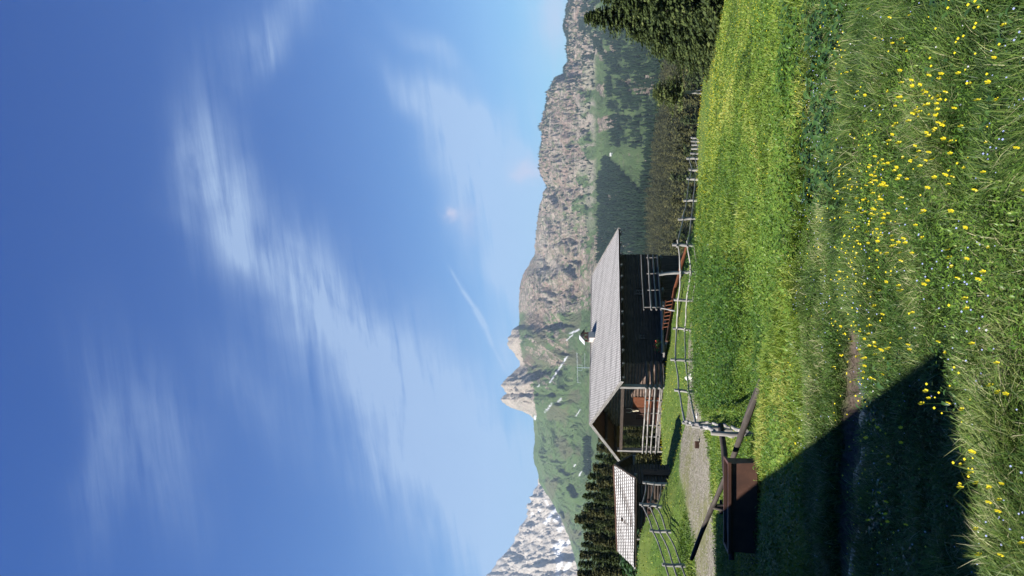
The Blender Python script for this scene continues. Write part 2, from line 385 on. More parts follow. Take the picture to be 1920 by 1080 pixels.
def gz(x, y, rough=True):
    x = np.atleast_1d(np.asarray(x, float)); y = np.atleast_1d(np.asarray(y, float)); z = np.zeros(x.shape)
    fl = x.ravel(); fy = y.ravel(); o = np.zeros(fl.shape)
    for s in range(0, len(fl), 40000):
        a = fl[s:s + 40000]; b_ = fy[s:s + 40000]
        o[s:s + 40000] = tpsk((a[:, None] - ctl[:, 0]) ** 2 + (b_[:, None] - ctl[:, 1]) ** 2) @ _w[:_n] + _w[_n] + _w[_n + 1] * a + _w[_n + 2] * b_
    z = o.reshape(x.shape)
    if rough:
        r = np.hypot(x, y)
        z = z + (fbm(x * 1.1 + 40, y * 1.1 + 40, 3) - .5) * .16 * sstep(2, 8, r) + (mflow(x, y) - .5) * .55 * sstep(5, 14, r) * sstep(-4, 0, x + y * .05) * (1 - sstep(50, 60, r)) + (fbm(x * 6 + 9, y * 6, 3) - .5) * .05
        dd = segdist(x, y, DITCH, [.6, .52, .5, .56, .58, .25])
        z = z - .13 * (1 - sstep(.45, 1.25, dd + (fbm(x * 5, y * 5, 2) - .5) * .5))
    return z
def mflow(x, y, s=1.0, o=0.0):
    c_, s_ = math.cos(math.radians(72)), math.sin(math.radians(72)); a_ = -x * c_ + y * s_; b_ = x * s_ + y * c_; q = np.log(np.maximum(np.hypot(x, y), 2)) * 4
    return fbm(b_ * .9 * s / np.maximum(1, np.hypot(x, y) / 14) + o + fbm(x * .4, y * .4, 2) * 1.5, q * .55 * s + o, 4, .6)
def gz1(x, y): return float(gz(x, y)[0])
def proj(x, y, z):
    X = x; Y = y * CT + (z - EYE) * ST; Z = -y * ST + (z - EYE) * CT
    Y = np.maximum(Y, 1e-3); return 540 + F * X / Y, 960 - F * Z / Y
ROAD = [(-34, 24), (-18, 27), (-10.4, 29.5), (-9.0, 32), (-8.0, 36), (-7.4, 41), (-4.8, 45.5), (-2.2, 49)]
ROADW = [4.6, 4.6, 4.1, 3.4, 2.7, 2.1, 1.3, .6]
def road_d(x, y): return segdist(x, y, ROAD, ROADW) + (fbm(x * .7, y * .7 + 3, 4) - .5) * .5
def mud_d(x, y): return segdist(x, y, DITCH, [.6, .52, .5, .56, .58, .25]) + (fbm(x * 5, y * 5, 3) - .5) * .5

# polar sheet of ground round the camera
az = np.concatenate([np.linspace(-88, -25, 60, endpoint=False), np.linspace(-25, 25, 460, endpoint=False), np.linspace(25, 88, 60)])
rr = np.concatenate([np.linspace(.3, 3, 30, endpoint=False), np.exp(np.linspace(np.log(3), np.log(150), 470))])
AZ, RR = np.meshgrid(np.radians(az), rr); GX = np.sin(AZ) * RR; GY = np.cos(AZ) * RR
GZ = gz(GX, GY); nr, nc = GX.shape
def gridfaces(nr, nc):
    i = np.arange(nr * nc).reshape(nr, nc); return np.stack([i[:-1, :-1], i[:-1, 1:], i[1:, 1:], i[1:, :-1]], -1).reshape(-1, 4)[:, ::-1]
GU, GV = proj(GX, GY, GZ)
road = 1 - sstep(.75, 1.1, road_d(GX, GY)); mudm = 1 - sstep(.75, 1.15, mud_d(GX, GY))
yel = np.exp(-((GV - (1325 + np.maximum(0, GU - 850) * .28 + 0)) / 9) ** 2) * (GU > 560) * (GY > 15)
m = mat('meadow soil and turf'); b = NB(m); co = b.n('ShaderNodeTexCoord').outputs['Object']
n1 = b.noise(co, .35, 6, .6); n2 = b.noise(co, 4.5, 6, .65); n3 = b.noise(co, 28, 4, .7)
near = b.ramp(n2, [(.3, (.022, .045, .007)), (.5, (.055, .105, .012)), (.7, (.10, .15, .022))])
near = b.mix(b.ramp(n1, [(.42, (0, 0, 0)), (.62, (1, 1, 1))]), near, (.095, .125, .02)); near = b.mix(b.math('MULTIPLY', n3, .5), near, (.018, .034, .006))
n6 = b.noise(co, 9, 6, .8); gr = b.ramp(n6, [(.36, (.06, .05, .036)), (.48, (.12, .105, .082)), (.56, (.175, .16, .132)), (.66, (.32, .30, .27))]); gr = b.mix(b.ramp(n1, [(.4, (0, 0, 0)), (.6, (.75, .75, .75))]), gr, (.10, .10, .036))
rf = b.math('MULTIPLY', b.attr('road').outputs['Fac'], b.ramp(n2, [(.28, (.45, .45, .45)), (.5, (1, 1, 1))]))
col = b.mix(rf, near, gr)
mud = b.ramp(n3, [(.35, (.030, .022, .017)), (.65, (.085, .066, .052))]); col = b.mix(b.attr('mud').outputs['Fac'], col, mud)
b.out(col, .9, n3, .5, .03, .2); M_ground = m
o = mesh_np('meadow_ground', np.stack([GX, GY, GZ], -1).reshape(-1, 3), gridfaces(nr, nc), M_ground, attrs={'road': road.ravel(), 'mud': mudm.ravel()}, smooth=True)
setp(o, kind='structure')

# trickle of water in the ditch
m = mat('ditch water'); b = NB(m); co = b.n('ShaderNodeTexCoord').outputs['Object']
b.out((.035, .03, .022), .08, b.noise(co, 22, 3), .25, .01, .5); M_water = m
pts = []; dl = DITCH[:5]; 
cs = [np.array(dl[i]) + (np.array(dl[i + 1]) - np.array(dl[i])) * t for i in range(len(dl) - 1) for t in np.linspace(0, 1, 8, endpoint=(i == len(dl) - 2))]
wv = []; 
for i, c_ in enumerate(cs):
    d_ = (cs[min(i + 1, len(cs) - 1)] - cs[max(i - 1, 0)]); d_ = d_ / np.linalg.norm(d_); n_ = np.array((-d_[1], d_[0]))
    wd = .13 + .06 * math.sin(i * 1.3); zc = gz1(*c_) + .018
    for s in (-1, 0, 1): q = c_ + n_ * wd * s; wv.append((q[0], q[1], zc))
wf = [(i * 3 + k, i * 3 + k + 1, i * 3 + k + 4, i * 3 + k + 3) for i in range(len(cs) - 1) for k in range(2)]
setp(mesh_np('stream_water', wv, wf, M_water), kind='structure')

# ------------------------------------------------------------------ valley and mountains (polar sheets at their real distances)
def vinterp(col_u, cols, us, rs, ease=True):
    """columns of (r, v) control points at headings col_u -> height grid"""
    out = np.zeros((len(rs), len(us)))
    tab = np.array([np.interp(rs, [c[0] for c in cc], [EYE + pixdir(540, c[1])[2] / pixdir(540, c[1])[1] * c[0] for c in cc]) for cc in cols])
    for j, u in enumerate(us): 
        k = np.clip(np.searchsorted(col_u, u) - 1, 0, len(col_u) - 2); t = np.clip((u - col_u[k]) / (col_u[k + 1] - col_u[k]), 0, 1); t = t * t * (3 - 2 * t)
        out[:, j] = tab[k] * (1 - t) + tab[k + 1] * t
    return out
# ridge line of the long green and rocky mountain
RL = np.array([(-500, 1190), (-200, 1120), (0, 1086), (55, 1071), (72, 1066), (111, 1049), (140, 1032), (172, 1010), (180, 1011), (205, 1003), (229, 999), (245, 1002), (260, 1003), (281, 1001), (292, 1000), (300, 990), (306, 981), (313, 958), (320, 947), (328, 940),
      (334, 944), (340, 949), (346, 944), (354, 938), (362, 943), (373, 956), (383, 966), (393, 975), (400, 973), (408, 970), (418, 962), (433, 949), (445, 953), (461, 962), (469, 974), (494, 974), (520, 972), (554, 976), (572, 984), (601, 1002), (646, 1005),
      (681, 1010), (720, 1018), (732, 1026), (745, 1018), (761, 1011), (794, 1018), (830, 1021), (858, 1024), (899, 1030), (930, 1041), (944, 1059), (966, 1072), (997, 1069), (1030, 1060), (1055, 1069), (1080, 1074), (1300, 1050), (1700, 1100)], float)
US = np.concatenate([np.linspace(-420, -40, 60, endpoint=False), np.linspace(-40, 1120, 900, endpoint=False), np.linspace(1120, 1560, 60)])
RG = 4600.0
rs = np.concatenate([np.linspace(140, 1000, 60, endpoint=False), np.linspace(1000, 2700, 110, endpoint=False), np.linspace(2700, RG, 170, endpoint=False), np.linspace(RG, 5600, 14)])
colU = np.array([-420, 0, 150, 290, 430, 560, 700, 780, 900, 1000, 1120, 1560], float)
base = {-420: [(140, 1500), (250, 1330), (500, 1260), (900, 1205), (1500, 1170), (2700, 1140)],
        0: [(140, 1500), (250, 1330), (500, 1260), (900, 1205), (1500, 1165), (2700, 1130)],
        150: [(140, 1500), (250, 1330), (500, 1262), (900, 1210), (1500, 1160), (2100, 1124), (2700, 1098)],
        290: [(140, 1500), (250, 1335), (500, 1270), (900, 1225), (1500, 1168), (2100, 1126), (2700, 1090)],
        430: [(140, 1500), (250, 1340), (500, 1280), (900, 1232), (1300, 1195), (1800, 1150), (2700, 1085)],
        560: [(140, 1500), (250, 1345), (500, 1290), (800, 1240), (1300, 1200), (1900, 1145), (2700, 1095)],
        700: [(140, 1500), (250, 1352), (500, 1290), (800, 1240), (1300, 1202), (1900, 1146), (2700, 1108)],
        780: [(140, 1500), (250, 1352), (500, 1292), (800, 1245), (1300, 1222), (1900, 1160), (2700, 1112)],
        900: [(140, 1500), (250, 1355), (500, 1298), (800, 1258), (1200, 1243), (1900, 1168), (2700, 1112)],
        1000: [(140, 1500), (250, 1360), (500, 1305), (800, 1268), (1200, 1252), (1900, 1180), (2700, 1115)],
        1120: [(140, 1500), (250, 1370), (500, 1315), (800, 1280), (1200, 1258), (1900, 1185), (2700, 1118)],
        1560: [(140, 1500), (250, 1400), (500, 1340), (800, 1290), (1200, 1258), (1900, 1185), (2700, 1118)]}
ZB = vinterp(colU, [base[int(k)] for k in colU], US, rs)
zr = np.interp(US, RL[:, 0], RL[:, 1]); dirs = np.array([pixdir(540, v)[2] / pixdir(540, v)[1] for v in zr])
# small scale jaggedness on the rocky crest
rockU = sstep(285, 305, US) * (1 - sstep(470, 480, US)) + sstep(480, 560, US) * .55
jag = (fbm(US * .11, US * 0 + 3, 4) - .5) * 6 * rockU + (fbm(US * .4, US * 0 + 8, 2) - .5) * 3 * rockU
ZR = EYE + dirs * RG + jag * RG / F
kk = np.searchsorted(rs, 2700); Zbase27 = ZB[kk]
T = np.clip((rs - 2700) / (RG - 2700), 0, 1)[:, None]; 
U2 = US[None, :]
# cliffs: steep upper band at the right, smoother slopes at the left
cl_ = sstep(620, 860, U2); prof = (T * .9 + T ** 2 * .1) * (1 - cl_) + cl_ * (T * .25 + .75 * sstep(.12, .86, T))
spire = np.exp(-((U2 - 335) / 32) ** 2) + .7 * np.exp(-((U2 - 433) / 30) ** 2); prof = prof + .35 * spire * T * (1 - T)
Zup = Zbase27[None, :] * (1 - prof) + ZR[None, :] * prof
Z2 = np.where(rs[:, None] <= 2700, ZB, np.where(rs[:, None] <= RG, Zup, ZR[None, :] - (rs[:, None] - RG) * .75))
AZ2 = np.arctan((US - 540) / F)[None, :] + 0 * rs[:, None]; R2 = rs[:, None] + 0 * US[None, :]
wu = U2 + (fbm(R2 / 260, U2 / 50, 3) - .5) * 60
gul = ridged(wu / 42, R2 / 1500 + 3, 4, .55) - .55
gulf = ridged(wu / 13 + 5, R2 / 500, 3, .5) - .5
rl_ = fbm(U2 / 9, R2 / 45, 4, .6) - .5
env = sstep(0, .12, T) * (1 - sstep(.72, .98, T)); env0 = sstep(1200, 2000, R2) * (1 - sstep(2700, 2900, R2))
rock = np.clip(sstep(590, 700, U2) + np.exp(-((U2 - 380) / 80) ** 2) * sstep(.72, .9, T), 0, 1)
Z2 = Z2 + env * (gul * (64 - 30 * cl_) + gulf * (30 - 20 * cl_) + rl_ * (14 + 14 * rock) + (fbm(U2 / 3.2, R2 / 14, 3) - .5) * (6 + 5 * rock)) + env0 * (gul * 28 + rl_ * 10) 
Z2 = Z2 + sstep(.88, 1, T) * (R2 <= RG + 200) * rl_ * 12
# stepped strata in the cliff band
Z2 = Z2 + cl_ * env * 15 * np.sin(Z2 / 15.0 + fbm(U2 / 40, R2 / 500, 2) * 6)
# y distance so that r is measured along +Y
VX = np.tan(AZ2) * R2; VY = R2.copy()
# keep headings honest for the y-distance used in P
yc = np.cos(TH); VX = VX / (CT + 0.12 * ST)
PU, PV = proj(VX, VY, Z2)

# masks
nA = fbm(PU / 26, PV / 12 + 4, 5, .6); nB = fbm(PU / 7, PV / 5 + 9, 4, .6); nC = fbm(PU / 3.5, PV / 2.6, 3, .6)
hr = np.clip((1112 - PV) / (1112 - np.interp(PU, RL[:, 0], RL[:, 1])), 0, 1)
right = sstep(600, 740, PU)
rockm = right * sstep(.08, .30, hr + (nA - .5) * .5 + (fbm(PU / 34 + 7, PV / 60, 3) - .5) * .75) * sstep(.22, .5, nB * .55 + nC * .45 + .10 + .12 * sstep(700, 860, PU))
mid = sstep(470, 520, PU) * (1 - right); rockm = np.maximum(rockm, mid * sstep(.36, .62, nA * .4 + nB * .35 + .28 * hr + .12))
# rocky towers
edge = np.interp(PU, [285, 300, 320, 345, 372, 395, 420, 440, 470, 480], [1000, 1003, 1004, 999, 995, 985, 975, 974, 974, 974])
tow = sstep(288, 298, PU) * (1 - sstep(466, 476, PU)) * sstep(6, -6, PV - edge - (nB - .5) * 18)
rockm = np.maximum(rockm, tow)
# scree fans and streaks below the towers
stre = sstep(.60, .74, ridged((PU + (PV - 1000) * .75) / 11, PV / 160, 2)) * sstep(975, 990, PV) * (1 - sstep(1045, 1090, PV)) * sstep(330, 360, PU) * (1 - sstep(560, 640, PU))
rockm = np.maximum(rockm, stre * sstep(.35, .5, nB) * .75)
brown = sstep(.5, .66, fbm(PU / 34 + 3, PV / 22, 4)) * .6 * (1 - sstep(560, 640, PU)) * (PV < 1090) * .8
pink = np.clip(sstep(.45, .62, fbm(PU / 20, PV / 10 + 30, 3)) * .8, 0, 1) * rockm * (1 - tow * .6)
red_ = np.exp(-(((PU - 480) / 26) ** 2 + ((PV - 1005) / 15) ** 2)) + np.exp(-(((PU - 405) / 18) ** 2 + ((PV - 990) / 9) ** 2))
brown = np.clip(brown + red_, 0, 1); pink = np.clip(pink + red_ * .9, 0, 1)
fan = ridged(PU / 26 + fbm(PU / 9, PV / 14, 2), PV / 90 + 2, 3); scree = right * sstep(-.10, .02, (1112 - PV) / 90) * (1 - sstep(.22, .42, hr + (nA - .5) * .2)) * sstep(.50, .70, fan)
scree = np.maximum(scree, .8 * sstep(.72, .8, ridged((PU + (PV - 1000) * .9) / 20 + 4, PV / 120, 3)) * sstep(480, 520, PU) * (1 - sstep(600, 700, PU)) * sstep(1000, 1015, PV) * (1 - sstep(1060, 1090, PV)))
scree = np.clip(scree, 0, 1)
# snow lying in gullies
snow = np.zeros(PU.shape)
for (u0, v0, u1, v1, w_) in [(363, 1031, 412, 1064, 2.6), (307, 1022, 324, 1035, 2.2), (327, 1047, 333, 1052, 3), (294, 1003, 300, 1003, 3), (355, 1009, 358, 1011, 2),
                             (455, 1070, 462, 1086, 2.8), (442, 1062, 452, 1074, 2), (205, 1076, 209, 1079, 2.4), (188, 1086, 196, 1090, 2.4), (300, 1080, 312, 1088, 1.4), (224, 1100, 222, 1102, 0)]:
    snow = np.maximum(snow, 1 - sstep(.7, 1.0, segdist(PU, PV, [(u0, v0), (u1, v1)]) / (w_ * .62 + .01) + (nC - .5) * 1.6))
pale = sstep(0, .1, T) * 0
def cover(PU, PV):
    """pasture=0 .. forest=1 on the lower mountain"""
    f = np.zeros(np.shape(PU)); n = fbm(PU / 13, PV / 8, 5, .7)
    poly = sstep(-6, 6, PU - np.interp(PV, [1118, 1130, 1150, 1175, 1200, 1215], [590, 575, 560, 540, 520, 500])) * sstep(6, -6, PU - np.interp(PV, [1118, 1124, 1135, 1150, 1175, 1200, 1215], [660, 740, 786, 778, 752, 727, 715]) - (n - .5) * 26)
    f = np.maximum(f, poly * (PV > 1124 + (n - .5) * 14) * (PV < 1250))
    patch = sstep(.50, .56, n + .05 * sstep(930, 1040, PU)) * sstep(795, 815, PU) * sstep(1130, 1150, PV + (PU - 900) * .04) * (1 - sstep(1238, 1250, PV - (PU - 850) * .08))
    f = np.maximum(f, patch)
    f = np.maximum(f, sstep(.5, .56, n) * sstep(960, 985, PU) * (PV > 1075) * (PV < 1150))
    band = (PV > 1196 + (n - .5) * 10) * (PU < 720); f = np.maximum(f, band * 1.0)
    f = np.maximum(f, (PV > 1212 + sstep(740, 900, PU) * 22 + (n - .5) * 8) * (PU >= 700) * (PU < 9999) * 1.0)
    return f
fo = cover(PU, PV) * (R2 > 600)
m = mat('mountain pasture and rock'); b = NB(m); co = b.n('ShaderNodeTexCoord').outputs['Object']
a = lambda nm: b.attr(nm).outputs['Fac']
n1 = b.noise(co, .006, 8, .65); n2 = b.noise(co, .03, 7, .7); n4 = b.noise(co, .11, 5, .7)
st = b.noise(b.attr('st').outputs['Vector'], 1.0, 8, .68, .6)
grass = b.ramp(n1, [(.3, (.046, .082, .025)), (.5, (.072, .122, .032)), (.7, (.100, .150, .042))]); grass = b.mix(b.math('MULTIPLY', n2, .5), grass, (.05, .07, .034))
grass = b.mix(b.ramp(st, [(.5, (0, 0, 0)), (.72, (.55, .55, .55))]), grass, (.13, .115, .085)); grass = b.mix(b.ramp(st, [(.3, (.5, .5, .5)), (.45, (0, 0, 0))]), grass, (.035, .05, .026))
grass = b.mix(a('brown'), grass, b.ramp(n2, [(.35, (.075, .055, .04)), (.65, (.13, .10, .07))]))
grass = b.mix(a('forest'), grass, (.022, .036, .016))
rk = b.ramp(b.math('ADD', b.math('MULTIPLY', n2, .3), b.math('ADD', b.math('MULTIPLY', n4, .3), b.math('MULTIPLY', st, .4))), [(.38, (.10, .074, .058)), (.46, (.205, .160, .128)), (.54, (.29, .235, .195)), (.66, (.45, .39, .34))])
sr = b.noise(b.attr('strata').outputs['Vector'], 1.0, 6, .62, .5); rk = b.mix(b.ramp(sr, [(.36, (.85, .85, .85)), (.5, (0, 0, 0))]), rk, (.055, .05, .042)); rk = b.mix(b.ramp(sr, [(.56, (0, 0, 0)), (.68, (.6, .6, .6))]), rk, (.40, .35, .30))
rk = b.mix(b.math('MULTIPLY', a('pink'), .7), rk, b.ramp(n2, [(.3, (.13, .08, .062)), (.65, (.32, .215, .175))]))
n5 = b.noise(co, .045, 6, .75); rk = b.mix(b.ramp(n5, [(.50, (0, 0, 0)), (.56, (.85, .85, .85))]), rk, (.062, .09, .034))
rkm = b.ramp(b.math('ADD', a('rock'), b.math('MULTIPLY', b.math('SUBTRACT', n4, .5), .8)), [(.38, (0, 0, 0)), (.52, (1, 1, 1))])
rk = b.mix(b.math('MULTIPLY', a('tower'), .6), rk, b.ramp(n4, [(.35, (.22, .185, .15)), (.6, (.48, .42, .36))]))
col = b.mix(rkm, grass, rk); col = b.mix(b.math('MULTIPLY', a('scree'), b.ramp(n4, [(.35, (.3, .3, .3)), (.55, (.9, .9, .9))])), col, (.30, .26, .215)); col = b.mix(a('snow'), col, (.50, .51, .54))
b.out(col, .95, b.math('ADD', b.math('ADD', n2, st), b.math('MULTIPLY', n4, .6)), 1.0, 16, .1); M_mtn = m
o = mesh_np('mountain', np.stack([VX, VY, Z2], -1).reshape(-1, 3), gridfaces(len(rs), len(US)), M_mtn,
            attrs={'rock': rockm.ravel(), 'brown': brown.ravel(), 'pink': pink.ravel(), 'snow': snow.ravel(), 'forest': fo.ravel(), 'scree': scree.ravel(), 'tower': tow.ravel(), 'strata': np.stack([wu.ravel() / 26, Z2.ravel() / 9, 0 * R2.ravel()], -1), 'st': np.stack([(wu + R2 * 0).ravel() / 5.5, (R2 / 170 + Z2 / 60).ravel(), 0 * R2.ravel()], -1)}, smooth=True)
setp(o, kind='structure')

# far grey limestone peak with snow, beyond the ridge at the left
R3 = 6400.0
RP = np.array([(-600, 960), (-300, 900), (-100, 885), (-30, 902), (0, 918), (20, 934), (38, 950), (58, 962), (75, 972), (88, 977), (101, 984), (108, 992), (115, 994), (137, 996), (155, 1003), (172, 1009), (200, 1016), (260, 1040), (400, 1100)], float)
U3 = np.linspace(-460, 380, 480); r3 = np.concatenate([np.linspace(4900, R3, 210, endpoint=False), np.linspace(R3, 7200, 12)])
zt = np.array([EYE + pixdir(540, v)[2] / pixdir(540, v)[1] * R3 for v in np.interp(U3, RP[:, 0], RP[:, 1])]) + (fbm(U3 * .09, U3 * 0, 4) - .5) * 10 * R3 / F
zb = np.array([EYE + pixdir(540, v)[2] / pixdir(540, v)[1] * 4900 for v in np.full(U3.shape, 1110.)])
T3 = np.clip((r3 - 4900) / (R3 - 4900), 0, 1)[:, None]; UU, RRR = np.meshgrid(U3, r3)
Z3 = np.where(RRR <= R3, zb * (1 - T3 ** 1.1) + zt * T3 ** 1.1, zt - (RRR - R3) * .9)
e3 = sstep(0, .1, T3) * (1 - sstep(.9, 1, T3))
wu3 = UU + (fbm(RRR / 300, UU / 40, 3) - .5) * 70 + RRR / 60
Z3 = Z3 + e3 * ((ridged(wu3 / 38, RRR / 900, 5, .6) - .5) * 170 + (fbm(UU / 8, RRR / 60, 4, .6) - .5) * 85 + (fbm(UU / 2.5, RRR / 18, 3) - .5) * 28)
X3 = (UU - 540) / F * RRR / (CT + .12 * ST)
P3u, P3v = proj(X3, RRR, Z3)
sn = np.zeros(P3u.shape); q_ = fbm(P3u / 5, P3v / 4, 3)
for (u0, v0, u1, v1, w_) in [(112, 1031, 124, 1042, 3), (100, 1024, 112, 1033, 3.5), (104, 1041, 112, 1050, 3), (44, 1046, 62, 1054, 5.5), (50, 1040, 62, 1046, 5), (58, 1062, 66, 1068, 3.5), (30, 1042, 40, 1052, 4), (0, 1044, 34, 1052, 4), (-30, 1035, 0, 1046, 5), (86, 1049, 92, 1053, 3), (118, 1008, 124, 1012, 1.6), (112, 996, 118, 998, 1.2), (132, 1028, 142, 1022, 1.5), (10, 1060, 24, 1068, 3.5)]:
    sn = np.maximum(sn, 1 - sstep(.6, 1.25, segdist(P3u, P3v, [(u0, v0), (u1, v1)]) / w_ + (q_ - .5) * 1.4))
m = mat('grey limestone'); b = NB(m); co = b.n('ShaderNodeTexCoord').outputs['Object']
n2 = b.noise(b.n('ShaderNodeMapping', {'Vector': co, 'Rotation': (0, 0, 0), 'Scale': (1, 1, 2.2)}).outputs[0], .012, 9, .7, .5); n1 = b.noise(co, .003, 5, .6)
rk = b.ramp(n2, [(.30, (.16, .135, .112)), (.44, (.27, .235, .20)), (.58, (.36, .32, .275)), (.72, (.47, .43, .38))]); rk = b.mix(b.math('MULTIPLY', n1, .4), rk, (.25, .235, .22))
b.out(b.mix(b.attr('snow').outputs['Fac'], rk, (.55, .56, .59)), .95, n2, .8, 26, .1); M_peak = m
o = mesh_np('mountain_peak', np.stack([X3, RRR, Z3], -1).reshape(-1, 3), gridfaces(len(r3), len(U3)), M_peak, attrs={'snow': sn.ravel()}, smooth=True)
setp(o, kind='structure')

# ------------------------------------------------------------------ trees
def conifer_data(h, rad, nbr, per, size, seed, droop=.25, base=.06, gap=.0, power=.85):
    """diamond leaf clusters along drooping limbs; returns verts, quads, tint"""
    r = np.random.default_rng(seed)
    t = r.random(nbr) ** .8; t = base + (1 - base) * t; zb_ = t * h
    ln = rad * (1 - t) ** power * r.uniform(.62, 1.15, nbr) + .03 * h * .4
    ang = r.random(nbr) * 2 * np.pi; p_ = r.random(3) * 6.28; ln = ln * (1 + .22 * np.sin(ang * 2 + p_[0] + t * 9) + .20 * np.sin(ang * 3 + p_[1] + t * 23)); dr = droop * r.uniform(.5, 1.4, nbr) * (1 - t * .8)
    s = (np.arange(per) + .5) / per; s = s[None, :] * .85 + r.random((nbr, per)) * .22
    L_ = ln[:, None] * s; x = np.cos(ang)[:, None] * L_; y = np.sin(ang)[:, None] * L_
    z = zb_[:, None] - dr[:, None] * L_ + .10 * L_ * s + r.normal(0, .06, s.shape) * size
    sw = r.normal(0, 1, (nbr, per)) * .32 * size * 2; x = x - np.sin(ang)[:, None] * sw; y = y + np.cos(ang)[:, None] * sw
    c = np.stack([x, y, z], -1).reshape(-1, 3); n = len(c)
    A = np.repeat(ang, per) + r.normal(0, .6, n); sz = size * r.uniform(.6, 1.25, n) * np.repeat((1 - t) * .55 + .5, per)
    d1 = np.stack([np.cos(A), np.sin(A), -r.uniform(.0, .75, n)], -1); d2 = np.stack([-np.sin(A), np.cos(A), r.normal(0, .45, n)], -1)
    d1 *= sz[:, None]; d2 *= (sz * .42)[:, None]
    v = np.stack([c - d1 * .6, c + d2, c + d1, c - d2], 1)
    v[:, :, 2] += r.normal(0, .08, (n, 4)) * sz[:, None]
    v = v.reshape(-1, 3)
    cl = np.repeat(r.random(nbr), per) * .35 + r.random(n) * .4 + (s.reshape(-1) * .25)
    return v, np.arange(n * 4).reshape(-1, 4), np.repeat(np.clip(cl, 0, 1), 4)
def trunk_mb(h, r0, limbs=0, rad=0):
    mb = MB(); mb.log((0, 0, -1.2), (0, 0, h), r0, .02, 8, 8, .03)
    for i in range(limbs):
        t = random.uniform(.1, .8); a_ = random.uniform(0, 6.28); l_ = rad * (1 - t) * .7
        mb.log((0, 0, h * t), (math.cos(a_) * l_, math.sin(a_) * l_, h * t - l_ * .15), .035 * (1 - t) + .012, .008, 5, 3)
    return mb
def make_tree(kind, h, rad, nbr, per, size, seed, mt, loc, label, cat, group=None, r0=.18, limbs=16, **kw):
    rt = root(kind, loc, label, cat, group)
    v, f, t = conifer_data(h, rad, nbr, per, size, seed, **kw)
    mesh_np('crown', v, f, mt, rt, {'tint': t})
    trunk_mb(h * .97, r0, limbs, rad).build('trunk', M_bark, rt, origin=(0, 0, 0)); return rt
def copy_tree(o, loc, rz, sc, label=None):
    c = o.copy(); C.objects.link(c); c.location = loc; c.rotation_euler = (0, 0, rz); c.scale = (sc[0], sc[0], sc[1])
    if label: c['label'] = label
    for ch in o.children:
        k = ch.copy(); C.objects.link(k); k.parent = c
    return c
# big spruces beyond the meadow crest at the right
def tree_at(u, vtop, D, R=None): 
    p = P(u, vtop, D); z = gz1(p.x, D) if D < 140 else None; return Vector((p.x, D, z)), p.z - z
p, h = tree_at(1046, 1096, 47)
make_tree('spruce_tree', h, 3.1, 900, 46, .17, 11, M_spruce, p, 'tall dense dark green spruce rising behind the meadow crest, pointed top against the cliffs', 'tree', r0=.24, limbs=60, power=.75, droop=.45)
p, h = tree_at(985, 1222, 52)
make_tree('spruce_tree', h, 2.4, 600, 34, .16, 12, M_spruce, p, 'shorter bushy spruce at the foot of the tall one, just behind the crest', 'tree', r0=.18, limbs=40, droop=.4)
p, h = tree_at(1092, 1120, 41)
make_tree('spruce_tree', h, 2.9, 760, 40, .17, 13, M_spruce, p, 'dark spruce cut by the picture edge beside the tallest spruce', 'tree', r0=.22, limbs=50, droop=.45, power=.75)
p, h = tree_at(1012, 1188, 49)
make_tree('spruce_tree', h, 2.3, 600, 36, .16, 14, M_spruce, p, 'mid-height spruce between the tall spruce and the lower bushy one', 'tree', r0=.2, limbs=40, droop=.4)
# small stone pine with bare twin stem
p, h = tree_at(905, 1226, 60)
rt = root('pine_tree', p, 'small round pine with a bare pale twin trunk standing on the meadow edge', 'tree')
r_ = np.random.default_rng(5); hs_ = h; v, f, t = conifer_data(hs_ * .66, 1.7, 330, 24, .13, 21, droop=.0, power=.42); v[:, 2] += hs_ * .36
mesh_np('crown', v, f, M_spruce, rt, {'tint': np.clip(t + .18, 0, 1)})
mb = MB(); mb.log((-.12, 0, -.3), (-.05, 0, hs_ * .55), .07, .05, 7, 5, .04); mb.log((.16, .05, -.3), (.03, 0, hs_ * .6), .06, .03, 7, 5, .04)
mb.build('trunk', M_pale, rt, origin=(0, 0, 0))

# dark spruces behind the shed and the porch
protos = []
for i, (hh, ra) in enumerate([(14, 2.5), (12, 2.6), (16, 2.6), (11, 2.2)]):
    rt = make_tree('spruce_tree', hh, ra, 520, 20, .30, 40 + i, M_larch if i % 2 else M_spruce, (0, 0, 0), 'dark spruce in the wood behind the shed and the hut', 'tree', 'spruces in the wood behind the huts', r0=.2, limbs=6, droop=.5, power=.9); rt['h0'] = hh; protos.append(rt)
TL = [(130, 1094, 96), (106, 1078, 90), (150, 1092, 84), (168, 1098, 92), (187, 1102, 88), (203, 1112, 92), (222, 1116, 86), (240, 1119, 95), (92, 1092, 82), (74, 1095, 92), (58, 1090, 80), (40, 1087, 90),
      (22, 1084, 78), (4, 1083, 88), (-18, 1078, 84), (258, 1122, 90), (273, 1136, 98), (120, 1104, 78), (142, 1112, 76), (196, 1128, 78), (216, 1134, 80), (236, 1136, 82), (100, 1115, 74), (66, 1112, 72), (34, 1110, 70), (10, 1115, 70),
      (84, 1106, 100), (178, 1118, 76), (160, 1124, 72), (250, 1146, 78), (264, 1156, 84), (282, 1160, 84), (296, 1158, 90), (312, 1160, 94), (50, 1104, 96), (116, 1090, 104), (-40, 1085, 80), (230, 1165, 76), (248, 1172, 76), (268, 1176, 76), (288, 1178, 80),
      (205, 1150, 74), (180, 1150, 70), (150, 1140, 70), (120, 1135, 70), (90, 1135, 70), (330, 1170, 98), (350, 1172, 104)]
for i, (u, vt, D) in enumerate(TL):
    p, h = tree_at(u, vt, D); pr = protos[i % 4]
    sc = (max(.55, min(1.25, h / pr['h0'])), h / pr['h0'])
    if i < 4: pr.location = p; pr.scale = (sc[0], sc[0], sc[1]); pr.rotation_euler = (0, 0, i)
    else: copy_tree(pr, p, i * 1.7, sc)
for pr in protos: del pr['h0']
